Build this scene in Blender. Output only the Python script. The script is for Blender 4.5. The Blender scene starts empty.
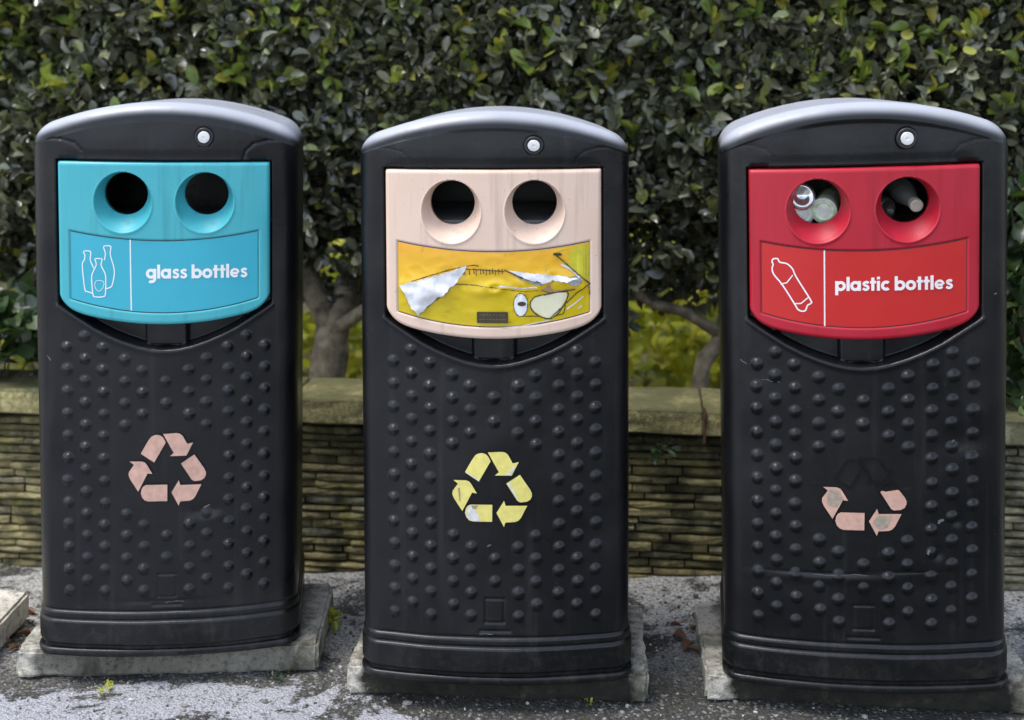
import bpy, bmesh, math, random
import numpy as np
R = math.radians
random.seed(7); rng = np.random.default_rng(11)
S = bpy.context.scene
COL = S.collection
F_PX, HOR, CAMZ = 1180.0, 70.0, 1.458

# ------------------------------------------------------------------ helpers
def tag(o, label=None, cat=None, group=None, kind=None):
    if label: o['label'] = label
    if cat: o['category'] = cat
    if group: o['group'] = group
    if kind: o['kind'] = kind
    return o

def empty(name, loc, rz=0.0, label=None, cat=None, group=None):
    o = bpy.data.objects.new(name, None); COL.objects.link(o)
    o.empty_display_size = .1
    o.location = loc; o.rotation_euler = (0, 0, rz)
    return tag(o, label, cat, group)

def link_mesh(name, me, mat, parent=None):
    o = bpy.data.objects.new(name, me); COL.objects.link(o)
    if mat: me.materials.append(mat)
    if parent: o.parent = parent
    return o

def np_mesh(name, verts, quads=None, tris=None, smooth=True):
    """fast mesh from numpy arrays"""
    me = bpy.data.meshes.new(name)
    verts = np.asarray(verts, dtype=np.float32)
    nq = 0 if quads is None else len(quads); nt = 0 if tris is None else len(tris)
    me.vertices.add(len(verts)); me.vertices.foreach_set('co', verts.ravel())
    loops = []
    starts = []
    if nq:
        loops.append(np.asarray(quads, np.int32).ravel()); starts.append(np.arange(nq) * 4)
    if nt:
        loops.append(np.asarray(tris, np.int32).ravel()); starts.append(nq * 4 + np.arange(nt) * 3)
    L = np.concatenate(loops); st = np.concatenate(starts).astype(np.int32)
    me.loops.add(len(L)); me.loops.foreach_set('vertex_index', L)
    me.polygons.add(nq + nt); me.polygons.foreach_set('loop_start', st)
    me.polygons.foreach_set('use_smooth', np.full(nq + nt, smooth, dtype=bool))
    me.update(calc_edges=True); me.validate()
    return me

def bm_obj(name, bm, mat, parent=None, smooth=False):
    me = bpy.data.meshes.new(name)
    bmesh.ops.recalc_face_normals(bm, faces=bm.faces)
    bm.to_mesh(me); bm.free()
    if smooth:
        me.polygons.foreach_set('use_smooth', np.ones(len(me.polygons), dtype=bool))
    me.update()
    return link_mesh(name, me, mat, parent)

def sstep(a, b, x):
    t = np.clip((x - a) / (b - a), 0, 1)
    return t * t * (3 - 2 * t)

class Noise:
    """smooth value noise in 2D from a lattice"""
    def __init__(self, seed, n=64):
        self.g = np.random.default_rng(seed).uniform(-1, 1, (n, n)); self.n = n
    def __call__(self, x, y):
        x = np.asarray(x, float); y = np.asarray(y, float)
        xi = np.floor(x).astype(int); yi = np.floor(y).astype(int)
        fx = x - xi; fy = y - yi
        fx = fx * fx * (3 - 2 * fx); fy = fy * fy * (3 - 2 * fy)
        n = self.n; g = self.g
        a = g[xi % n, yi % n]; b = g[(xi + 1) % n, yi % n]
        c = g[xi % n, (yi + 1) % n]; d = g[(xi + 1) % n, (yi + 1) % n]
        return (a * (1 - fx) + b * fx) * (1 - fy) + (c * (1 - fx) + d * fx) * fy

def tube_into(bm, pts, radii, segs=10, wob=0.0):
    rings = []
    pts = [np.array(p, float) for p in pts]
    for i, p in enumerate(pts):
        a = pts[max(i - 1, 0)]; b = pts[min(i + 1, len(pts) - 1)]
        t = b - a; t /= np.linalg.norm(t) + 1e-9
        up = np.array((0, 1, 0.2)) if abs(t[1]) < .8 else np.array((1, 0, 0))
        u = np.cross(t, up); u /= np.linalg.norm(u); v = np.cross(t, u)
        ring = []
        for k in range(segs):
            an = 2 * math.pi * k / segs
            r = radii[i] * (1 + wob * random.uniform(-1, 1))
            q = p + (u * math.cos(an) + v * math.sin(an)) * r
            ring.append(bm.verts.new(q))
        rings.append(ring)
    for i in range(len(rings) - 1):
        for k in range(segs):
            k2 = (k + 1) % segs
            bm.faces.new((rings[i][k], rings[i][k2], rings[i + 1][k2], rings[i + 1][k]))
    bm.faces.new(rings[0]); bm.faces.new(rings[-1])

def lathe(bm, prof, segs=28, axis='z', origin=(0, 0, 0)):
    """prof = list of (r, h) ; revolve about axis"""
    rings = []
    for r, h in prof:
        ring = []
        for k in range(segs):
            a = 2 * math.pi * k / segs
            c, s = r * math.cos(a), r * math.sin(a)
            p = {'z': (c, s, h), 'y': (c, h, s), 'x': (h, c, s)}[axis]
            ring.append(bm.verts.new((p[0] + origin[0], p[1] + origin[1], p[2] + origin[2])))
        rings.append(ring)
    for i in range(len(rings) - 1):
        for k in range(segs):
            k2 = (k + 1) % segs
            bm.faces.new((rings[i][k], rings[i][k2], rings[i + 1][k2], rings[i + 1][k]))
    bm.faces.new(rings[0]); bm.faces.new(rings[-1])

# ------------------------------------------------------------------ materials
class M:
    def __init__(self, name):
        self.m = bpy.data.materials.new(name); self.m.use_nodes = True
        self.t = self.m.node_tree; self.b = self.t.nodes['Principled BSDF']
        self.out = self.t.nodes['Material Output']
    def n(self, typ, **kw):
        nd = self.t.nodes.new(typ)
        for k, v in kw.items():
            if k in nd.inputs.keys(): nd.inputs[k].default_value = v
            else: setattr(nd, k, v)
        return nd
    def l(self, a, b): self.t.links.new(a, b)
    def coord(self): return self.n('ShaderNodeTexCoord').outputs['Object']
    def noise(self, scale, detail=4, rough=.55, vec=None, dist=0):
        nd = self.n('ShaderNodeTexNoise'); nd.inputs['Scale'].default_value = scale
        nd.inputs['Detail'].default_value = detail; nd.inputs['Roughness'].default_value = rough
        nd.inputs['Distortion'].default_value = dist
        self.l(vec if vec is not None else self.coord(), nd.inputs['Vector'])
        return nd.outputs['Fac']
    def ramp(self, fac, stops):
        nd = self.n('ShaderNodeValToRGB'); cr = nd.color_ramp
        while len(cr.elements) < len(stops): cr.elements.new(.5)
        for e, (p, c) in zip(cr.elements, stops):
            e.position = p; e.color = (*c, 1) if len(c) == 3 else c
        self.l(fac, nd.inputs['Fac']); return nd.outputs['Color']
    def mix(self, fac, a, b, mode='MIX'):
        nd = self.n('ShaderNodeMix'); nd.data_type = 'RGBA'; nd.blend_type = mode
        for s, v in ((nd.inputs[0], fac), (nd.inputs[6], a), (nd.inputs[7], b)):
            if isinstance(v, (int, float)): s.default_value = v
            elif isinstance(v, tuple): s.default_value = (*v, 1) if len(v) == 3 else v
            else: self.l(v, s)
        return nd.outputs[2]
    def math(self, op, a, b=None, clamp=False):
        nd = self.n('ShaderNodeMath'); nd.operation = op; nd.use_clamp = clamp
        for i, v in enumerate((a, b)):
            if v is None: continue
            if isinstance(v, (int, float)): nd.inputs[i].default_value = v
            else: self.l(v, nd.inputs[i])
        return nd.outputs[0]
    def mrange(self, v, a, b, c=0., d=1.):
        nd = self.n('ShaderNodeMapRange'); self.l(v, nd.inputs[0])
        for i, x in enumerate((a, b, c, d)): nd.inputs[i + 1].default_value = x
        nd.interpolation_type = 'SMOOTHSTEP' if (c, d) == (0., 1.) else 'LINEAR'
        return nd.outputs[0]
    def xyz(self):
        nd = self.n('ShaderNodeSeparateXYZ'); self.l(self.coord(), nd.inputs[0]); return nd.outputs
    def base(self, c):
        if isinstance(c, tuple): self.b.inputs['Base Color'].default_value = (*c, 1)
        else: self.l(c, self.b.inputs['Base Color'])
        return self
    def rough(self, r):
        if isinstance(r, (int, float)): self.b.inputs['Roughness'].default_value = r
        else: self.l(r, self.b.inputs['Roughness'])
        return self
    def bump(self, h, strength=.3, dist=.002):
        nd = self.n('ShaderNodeBump'); nd.inputs['Strength'].default_value = strength
        nd.inputs['Distance'].default_value = dist
        self.l(h, nd.inputs['Height']); self.l(nd.outputs[0], self.b.inputs['Normal']); return self
    def set(self, k, v): self.b.inputs[k].default_value = v; return self

def mat_black_plastic(name, seed):
    m = M(name); c = m.coord()
    mp = m.n('ShaderNodeMapping'); mp.inputs['Location'].default_value = (seed * 3.1, seed * 1.7, seed * .9)
    m.l(c, mp.inputs['Vector']); v = mp.outputs[0]
    dust = m.noise(5, 6, .65, v)
    fine = m.noise(420, 3, .6, v)
    # vertical run marks left by rain
    st = m.n('ShaderNodeMapping'); st.inputs['Scale'].default_value = (38, 38, 1.6); m.l(v, st.inputs['Vector'])
    streak = m.noise(1, 3, .6, st.outputs[0])
    base = m.ramp(dust, [(.3, (.0036, .0037, .0048)), (.7, (.0085, .0085, .0098))])
    base = m.mix(m.mrange(streak, .56, .78, 0, .35), base, (.035, .034, .033))
    spk = m.noise(160, 2, .7, v)
    base = m.mix(m.mrange(spk, .70, .78, 0, .45), base, (.12, .115, .105))
    m.base(base)
    at = m.n('ShaderNodeAttribute'); at.attribute_name = 'chalk_sheen'  # pale lid top: sky sheen painted into the colour along with chalking
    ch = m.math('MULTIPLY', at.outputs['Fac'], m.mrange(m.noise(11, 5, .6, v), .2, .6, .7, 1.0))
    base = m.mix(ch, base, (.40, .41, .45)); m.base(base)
    # mud splashed up from the ground, scuffs
    z = m.xyz()[2]
    mud = m.math('MULTIPLY', m.mrange(z, .20, .02, 0, 1), m.mrange(m.noise(30, 6, .75, v), .50, .70, 0, .24))
    base = m.mix(mud, base, (.075, .068, .055))
    sm = m.n('ShaderNodeMapping'); sm.inputs['Scale'].default_value = (3, 3, 60); sm.inputs['Rotation'].default_value = (0, R(14), 0); m.l(v, sm.inputs['Vector'])
    scuff = m.math('MULTIPLY', m.mrange(m.noise(1, 6, .8, sm.outputs[0], .3), .665, .72, 0, .5), m.mrange(m.noise(7, 3, .6, v), .5, .62))
    base = m.mix(scuff, base, (.10, .10, .105))
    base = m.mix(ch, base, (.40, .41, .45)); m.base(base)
    m.rough(m.math('ADD', m.mrange(dust, .3, .75, .25, .40), m.math('MULTIPLY', mud, .4))); m.set('Specular IOR Level', .41)
    h = m.math('ADD', fine, m.math('MULTIPLY', m.noise(14, 3, .55, v), 4.5))
    m.bump(h, .24, .0014)
    return m.m

def mat_panel(name, col, fade, rough=.36):
    m = M(name)
    a = m.noise(7, 5, .6)
    st = m.n('ShaderNodeMapping'); st.inputs['Scale'].default_value = (45, 45, 3); m.l(m.coord(), st.inputs['Vector'])
    s = m.noise(1, 3, .6, st.outputs[0])
    base = m.mix(m.mrange(a, .3, .75, 0, .6), col, fade)
    base = m.mix(m.mrange(s, .55, .80, 0, .42), base, tuple(x * .45 for x in col))
    spk = m.noise(130, 2, .6)
    base = m.mix(m.mrange(spk, .70, .76, 0, .6), base, (.06, .05, .045))
    m.base(base); m.rough(m.mrange(a, .3, .7, rough - .05, rough + .14))
    m.bump(m.noise(300, 2), .08, .001)
    return m.m

def mat_sticker(name, col, col2, rough=.28):
    m = M(name)
    a = m.noise(5, 4, .6)
    mp = m.n('ShaderNodeMapping'); mp.inputs['Scale'].default_value = (5, 5, 95); mp.inputs['Rotation'].default_value = (0, R(9), 0)
    m.l(m.coord(), mp.inputs['Vector'])
    sc = m.noise(1, 5, .75, mp.outputs[0], .5)
    base = m.mix(m.mrange(a, .3, .75, 0, 1.0001), col, col2)
    base = m.mix(m.mrange(sc, .655, .73, 0, .5), base, tuple(min(1, x + .22) for x in col))
    m.base(base); m.rough(rough)
    return m.m

def mat_plain(name, col, rough=.5, var=.15, scale=30, bump=0., metal=0.):
    m = M(name)
    a = m.noise(scale, 4, .6)
    m.base(m.ramp(a, [(.3, tuple(x * (1 - var) for x in col)), (.7, tuple(min(1, x * (1 + var)) for x in col))]))
    m.rough(rough); m.set('Metallic', metal)
    if bump: m.bump(m.noise(scale * 6, 4), bump, .002)
    return m.m

def mat_leaf(name, stops, rough=.32, trans=.18, tcol=(.2, .3, .04)):
    m = M(name)
    g = m.n('ShaderNodeNewGeometry')
    col = m.ramp(g.outputs['Random Per Island'], stops)
    v = m.noise(38, 3, .6)
    col = m.mix(m.mrange(v, .3, .7, 0, .35), col, m.mix(.5, col, (.012, .014, .008)))
    m.base(col)
    m.rough(m.mrange(g.outputs['Random Per Island'], 0, 1, rough - .08, rough + .1) if not isinstance(rough, str) else rough); m.set('Specular IOR Level', .9)
    m.bump(m.noise(120, 2), .25, .002)
    tr = m.n('ShaderNodeBsdfTranslucent'); m.l(m.mix(.5, col, tcol), tr.inputs['Color'])
    mx = m.n('ShaderNodeMixShader'); mx.inputs[0].default_value = trans
    m.l(m.b.outputs[0], mx.inputs[1]); m.l(tr.outputs[0], mx.inputs[2]); m.l(mx.outputs[0], m.out.inputs['Surface'])
    return m.m

def mat_concrete(name='concrete', w=0.):
    m = M(name)
    a = m.noise(9, 6, .65); b = m.noise(60, 5, .7); c = m.noise(5, 5, .7, None, .6)
    base = m.ramp(a, [(.3, (.42, .385, .32)), (.7, (.68, .64, .55))])
    base = m.mix(m.mrange(b, .50, .66, 0, .75), base, (.085, .08, .065))
    base = m.mix(m.mrange(c, .50, .64, 0, .8), base, (.06, .062, .04))
    if w:
        co = m.xyz(); ax = m.math('ABSOLUTE', co[0])
        edge = m.math('ADD', ax, m.math('MULTIPLY', m.math('SUBTRACT', m.noise(16, 5, .7), .5), .10))
        st = m.mrange(edge, .335, .305, 0, w)
        base = m.mix(st, base, m.ramp(m.noise(26, 5, .7), [(.35, (.004, .004, .003)), (.56, (.012, .010, .006)), (.74, (.055, .042, .027))]))
    m.base(base); m.rough(.9); m.bump(m.math('ADD', b, m.noise(180, 4)), .7, .004)
    return m.m

def mat_stone():
    m = M('stacked_stone')
    g = m.n('ShaderNodeNewGeometry')
    col = m.ramp(g.outputs['Random Per Island'], [(0, (.12, .10, .042)), (.3, (.35, .29, .12)), (.55, (.20, .17, .08)), (.8, (.40, .335, .15)), (1, (.24, .22, .14))])
    x = m.xyz()[0]
    grey = m.mrange(x, .9, 1.7, 0, .75)
    col = m.mix(grey, col, (.27, .255, .215))
    a = m.noise(7, 6, .7); b = m.noise(45, 5, .7)
    col = m.mix(m.mrange(a, .43, .58, 0, .85), col, (.026, .025, .012))
    col = m.mix(m.mrange(m.noise(11, 4, .7), .56, .68, 0, .6), col, (.20, .19, .035))
    col = m.mix(m.mrange(b, .55, .72, 0, .6), col, (.05, .045, .028))
    m.base(col); m.rough(.88); m.bump(m.math('ADD', b, m.noise(130, 4)), .8, .006)
    return m.m

def mat_coping():
    m = M('coping_stone')
    a = m.noise(10, 6, .7); b = m.noise(70, 5, .7); c = m.noise(5, 6, .75)
    x = m.xyz()[0]
    base = m.ramp(m.noise(45, 6, .8), [(.32, (.12, .105, .045)), (.5, (.38, .33, .14)), (.68, (.60, .54, .30))])
    base = m.mix(m.mrange(x, .9, 1.7, 0, .8), base, (.36, .345, .30))
    base = m.mix(m.mrange(c, .46, .58, 0, .75), base, (.075, .075, .03))
    base = m.mix(m.mrange(b, .54, .70, 0, .55), base, (.06, .056, .04))
    top = m.math('MULTIPLY', m.mrange(m.xyz()[2], .476, .484), m.mrange(m.noise(8, 5, .7), .30, .55, .35, .85))  # top face: moss, with its shade painted into the same dark olive
    base = m.mix(top, base, (.085, .085, .032))
    m.base(base); m.rough(.9); m.bump(m.math('ADD', b, m.noise(200, 4)), .7, .005)
    return m.m

def mat_ground():
    m = M('ground')
    co = m.xyz(); X, Y = co[0], co[1]
    big = m.noise(2.3, 6, .65, None, .4); mid = m.noise(9, 6, .7, None, .5); fine = m.noise(120, 4, .7)
    vor = m.n('ShaderNodeTexVoronoi'); vor.inputs['Scale'].default_value = 150; m.l(m.coord(), vor.inputs['Vector'])
    chip = m.n('ShaderNodeSeparateColor'); m.l(vor.outputs['Color'], chip.inputs[0])
    asphalt = m.ramp(fine, [(.3, (.018, .0175, .016)), (.5, (.050, .048, .043)), (.72, (.14, .135, .125))])
    asphalt = m.mix(m.mrange(chip.outputs[0], .82, .95, 0, .7), asphalt, (.34, .33, .31))
    asphalt = m.mix(m.mrange(chip.outputs[1], .70, .95, 0, .7), asphalt, (.03, .03, .027))
    # damp dirt and moss between the pads
    dirt = m.mix(m.mrange(fine, .35, .7, 0, 1.0001), (.022, .021, .014), (.075, .068, .048))
    base = m.mix(m.mrange(mid, .50, .60, 0, .85), asphalt, dirt)
    base = m.mix(m.math('MULTIPLY', m.mrange(m.noise(14, 5, .7), .58, .68, 0, .8), m.mrange(Y, 2.62, 2.8, 0, 1)), base, (.055, .065, .014))
    # pale weathered render towards the wall
    pale = m.math('MULTIPLY', m.mrange(Y, 2.74, 3.12), m.mrange(m.noise(5, 8, .74, None, .6), .42, .50))
    pc = m.ramp(fine, [(.36, (.10, .098, .09)), (.5, (.42, .41, .385)), (.62, (.62, .61, .58))])
    base = m.mix(m.math('MULTIPLY', pale, .95), base, pc)
    # worn patches of whitish lavender paint at the front left
    wear = m.noise(3.2, 9, .72, None, .5)
    region = m.math('MULTIPLY', m.mrange(X, -.12, -.55), m.mrange(Y, 2.86, 2.79))
    region2 = m.math('MULTIPLY', m.mrange(X, .12, -.2), m.mrange(Y, 2.70, 2.66))
    reg = m.math('MAXIMUM', region, m.math('MULTIPLY', region2, .9))
    pm = m.mrange(m.math('ADD', wear, m.math('MULTIPLY', reg, .17)), .60, .635)
    pm = m.math('MULTIPLY', pm, m.mrange(reg, .02, .2))
    pm = m.math('MULTIPLY', pm, m.mrange(m.noise(70, 4, .7), .66, .52, .25, 1))
    pcol = m.mix(m.mrange(fine, .3, .7, 0, 1.0001), (.29, .29, .315), (.47, .47, .505))
    base = m.mix(pm, base, pcol)
    m.base(base); m.rough(.88)
    h = m.math('ADD', m.math('MULTIPLY', fine, 1.0), m.math('MULTIPLY', vor.outputs['Distance'], -.8))
    m.bump(h, .9, .006)
    return m.m

MAT = {}
MAT['chip_pink'] = mat_plain('pink_symbol_plastic', (.60, .36, .28), .5, .16, 60)
MAT['chip_yellow'] = mat_plain('yellow_symbol_plastic', (.80, .70, .20), .4, .10, 60)
MAT['chip_grey'] = mat_plain('worn_symbol_plastic', (.36, .29, .23), .6, .25, 80)
MAT['chip_white'] = mat_plain('bare_symbol_plastic', (.70, .69, .66), .4, .2, 90)
MAT['rim_black'] = mat_plain('symbol_rim_black', (.004, .004, .0045), .3, .2, 60)
MAT['inner'] = mat_plain('inner_black_plastic', (.012, .012, .012), .6, .3, 20)
MAT['chute'] = mat_plain('chute_grey_plastic', (.16, .16, .165), .45, .3, 20)
MAT['white_print'] = mat_plain('white_print', (.86, .86, .85), .4, .05, 80)
MAT['pink_print'] = mat_plain('pinkish_white_print', (.86, .80, .80), .4, .06, 80)
MAT['steel'] = mat_plain('lock_steel', (.72, .72, .71), .35, .12, 90, 0, .25)
MAT['ring'] = mat_plain('lock_ring', (.012, .012, .013), .4, .2, 60)
MAT['turq'] = mat_panel('turquoise_plastic', (.050, .40, .465), (.085, .46, .51))
MAT['red'] = mat_panel('red_plastic', (.42, .008, .022), (.48, .014, .040))
MAT['cream'] = mat_panel('cream_plastic', (.74, .53, .41), (.80, .63, .52))
MAT['seam'] = mat_plain('seam_dirt', (.03, .028, .025), .7, .3, 60)
MAT['s_blue'] = mat_sticker('blue_sticker', (.042, .40, .525), (.052, .44, .56))
MAT['s_red'] = mat_sticker('red_sticker', (.52, .020, .020), (.57, .028, .026))
MAT['pad'] = mat_concrete(); MAT['pad_stained'] = mat_concrete('stained_concrete', .98); MAT['pad_half'] = mat_concrete('part_stained_concrete', .7)
MAT['stone'] = mat_stone()
MAT['coping'] = mat_coping()
MAT['mortar'] = mat_plain('dark_mortar', (.018, .017, .010), .95, .5, 30, .5)
MAT['rust'] = mat_plain('rust_stain', (.09, .045, .022), .9, .4, 60, .3)
MAT['soil'] = mat_plain('soil', (.06, .048, .02), .95, .4, 25, .8)
MAT['bark'] = mat_plain('bark', (.25, .205, .14), .9, .6, 26, 1.0)
MAT['twig'] = mat_plain('twig_bark', (.11, .075, .05), .9, .35, 40, .5)
def mat_yellow_sticker():
    m = M('torn_yellow_sticker'); z = m.xyz()[2]
    n = m.noise(9, 4, .6)
    t = m.math('ADD', z, m.math('MULTIPLY', n, .06))
    col = m.ramp(m.mrange(t, .88, 1.04, 0, .9999), [(0, (.62, .46, .010)), (.35, (.70, .48, .012)), (.55, (.80, .46, .025)), (1, (.82, .40, .045))])
    col = m.mix(m.mrange(m.noise(30, 5, .7), .60, .72, 0, .45), col, (.25, .16, .02))
    m.base(col); m.rough(.2); m.bump(m.noise(22, 3), .35, .004)
    return m.m
MAT['s_yellow'] = mat_yellow_sticker()
MAT['s_green'] = mat_plain('yellow_green_print', (.52, .47, .03), .25, .2, 30)
MAT['paper'] = mat_plain('torn_paper', (.66, .66, .68), .6, .22, 45, .2)
MAT['paper_grey'] = mat_plain('grey_paper', (.30, .31, .34), .5, .35, 60)
MAT['egg'] = mat_plain('cream_print', (.78, .74, .52), .3, .06, 40)
MAT['brown'] = mat_plain('brown_print', (.42, .25, .13), .4, .25, 50)
MAT['ink'] = mat_plain('dark_ink', (.05, .040, .022), .4, .3, 60)
MAT['ink_text'] = mat_plain('faded_ink', (.14, .11, .03), .4, .3, 60)

# ------------------------------------------------------------------ the recycling bin
HW, RC, BULGE, DEP = .316, .046, .040, .42
PW, PT = .2465, 1.168                     # panel half width, panel top

def yfront(x):
    """plan of the bin's front, centre of the front at y=0, going back is +"""
    x = np.asarray(x, float); a = np.abs(x)
    y = BULGE * (x / HW) ** 2
    e = np.clip(a - (HW - RC), 0, RC)
    return y + RC - np.sqrt(np.maximum(RC * RC - e * e, 0))

def chin(x):
    a = np.abs(np.asarray(x, float))
    return np.interp(a, [0, .03, .06, .095, .13, .165, .20, .24, .262], [.724, .726, .732, .743, .757, .774, .795, .820, .836])

def arch(x): return 1.307 - .68 * np.asarray(x, float) ** 2

BUMPS = []
for ci, cx in enumerate((-.233, -.190, -.147, -.095, -.054, 0, .054, .095, .147, .190, .233)):
    z0 = .7275 if ci % 2 == 0 else .7536
    for k in range(13):
        z = z0 - .0522 * k
        if z < .150 or z > chin(cx) - .030: continue
        ax = abs(cx)
        if ax < .02 and (.30 < z < .585 or z < .215): continue
        if .02 < ax < .075 and .315 < z < .545: continue
        if .075 < ax < .12 and .345 < z < .535: continue
        BUMPS.append((cx, z))

def seg_d(x, z, a, b):
    ax, az = a; bx, bz = b
    dx, dz = bx - ax, bz - az
    t = np.clip(((x - ax) * dx + (z - az) * dz) / (dx * dx + dz * dz), 0, 1)
    return np.hypot(x - ax - t * dx, z - az - t * dz)

def body_h(x, z, v):
    """relief of the front, + goes into the bin"""
    h = np.zeros_like(x)
    jr = np.random.default_rng(v['seed'])
    for cx, cz in BUMPS:
        cx, cz = cx + jr.normal(0, .0007), cz + jr.normal(0, .0007)
        r2 = ((x - cx) ** 2 + (z - cz) ** 2) / (.0140 * jr.uniform(.93, 1.05)) ** 2
        mk = r2 < 1
        h[mk] -= .0080 * jr.uniform(.75, 1.12) * (1 - r2[mk]) ** 1.05
    # steps above the foot
    h -= .0035 * sstep(.1045, .1005, z) + .0035 * sstep(.084, .080, z)
    h += .0032 * np.exp(-((z - .1065) / .0022) ** 2) + .0032 * np.exp(-((z - .0865) / .0022) ** 2)
    h += .009 * sstep(.030, .0265, z)
    # moulded square and bar
    for a, b in (((-.021, .140), (.021, .140)), ((.021, .140), (.021, .193)), ((.021, .193), (-.021, .193)), ((-.021, .193), (-.021, .140))):
        h += .0022 * np.exp(-(seg_d(x, z, a, b) / .0022) ** 2)
    h += .002 * np.exp(-(seg_d(x, z, (-.034, .121), (.034, .121)) / .003) ** 2)
    # pocket of the panel and the dark chin below it
    inx = sstep(PW + .0042, PW + .0016, np.abs(x))
    low = chin(x)
    inz = sstep(low, low + .006, z) * sstep(PT + .0045, PT + .002, z)
    pock = inx * inz
    depth = np.full_like(x, .050)
    tab = sstep(.052, .046, np.abs(x)) * sstep(.728, .734, z)
    depth = depth - .026 * tab
    shoulder = sstep(low + .030, low + .024, z) * sstep(.175, .19, np.abs(x))
    depth = depth - .02 * shoulder
    h += pock * depth
    # raised lip along the chin
    h -= .003 * np.exp(-((z - low + .006) / .006) ** 2) * (np.abs(x) < PW + .01) * (z < .86)
    # little slots over the panel's corners
    for s in (-1, 1):
        h += .006 * np.exp(-(seg_d(x, z, (s * .205, PT + .006), (s * .237, PT + .006)) / .004) ** 2)
        # hood seam
        pts = [(.182, 1.172), (.190, 1.195), (.208, 1.211), (.24, 1.219), (.30, 1.220)]
        for a, b in zip(pts[:-1], pts[1:]):
            h += v['seam'] * np.exp(-(seg_d(x, z, (s * a[0], a[1]), (s * b[0], b[1])) / .003) ** 2)
    # lock pocket
    r = np.hypot(x - .093, z - 1.226)
    h += .006 * sstep(.0225, .019, r)
    # hood leans forward a little over the panel
    h -= .002 * sstep(1.178, 1.20, z) * sstep(1.27, 1.21, z) * sstep(.25, .2, np.abs(x))
    # knocks and warping
    nz = v['noise']
    h += .0034 * v['amp'] * nz(x * 5 + 31, z * 4 + 7) + .0018 * nz(x * 13 + 3, z * 11 + 5)
    for (dx, dz, rx, rzz, dd) in v['dents']:
        h += dd * np.exp(-(((x - dx) / rx) ** 2 + ((z - dz) / rzz) ** 2))
    return h * sstep(HW - .002, HW - RC + .004, np.abs(x))

def outline():
    """closed loop of (x, y, isfront) ; first the front from left to right"""
    xs = list(np.linspace(-(HW - RC), HW - RC, 217))
    la = [(-(HW - RC) - RC * math.sin(a)) for a in np.linspace(R(90), 0, 11)[:-1]]
    xs = la + xs + [-q for q in la[::-1]]
    front = [(x, float(yfront(x))) for x in xs]
    y0 = front[-1][1]; yb = DEP; rb = .06
    side = [(HW + .0, y) for y in np.linspace(y0, yb - rb, 8)[1:]]
    cor = [(HW - rb + rb * math.cos(a), yb - rb + rb * math.sin(a)) for a in np.linspace(0, R(90), 7)[1:]]
    back = [(x, yb) for x in np.linspace(HW - rb, -(HW - rb), 15)[1:]]
    cor2 = [(-HW + rb - rb * math.sin(a), yb - rb + rb * math.cos(a)) for a in np.linspace(0, R(90), 7)[1:]]
    side2 = [(-HW, y) for y in np.linspace(yb - rb, y0, 8)[1:-1]]
    return np.array(front + side + cor + back + cor2 + side2), len(front)

def deform(v, p):
    """the way each single bin has warped and sagged"""
    p = np.array(p, float)
    z0 = p[:, 2].copy()
    p[:, 0] *= v['sx'] * (1 - v['taper'] * (1 - np.clip(z0 / 1.2, 0, 1))) * (1 - .075 * np.clip(p[:, 1] / DEP, 0, 1))
    p[:, 0] += v['lean'] * (1 - np.clip(z0 / 1.2, 0, 1))
    p[:, 0] += v['fx'] * np.clip(1 - (p[:, 0] / (HW * v['sx'])) ** 4, 0, 1) * np.clip(1 - p[:, 1] / .15, 0, 1)
    p[:, 2] = z0 * v['sz'] + v['lift'] * np.clip((z0 - 1.17) / .1, 0, 1)
    p[:, 2] += v['skew'](np.clip(z0 / 1.2, 0, 1)) * p[:, 0]
    p[:, 1] -= DEP / 2
    return p

def loop_mesh(rows, n):
    quads = []
    idx = np.arange(n)
    for i in range(rows - 1):
        a = i * n + idx; b = i * n + (idx + 1) % n
        quads.append(np.stack([a, b, b + n, a + n], 1))
    return np.concatenate(quads)

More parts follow.
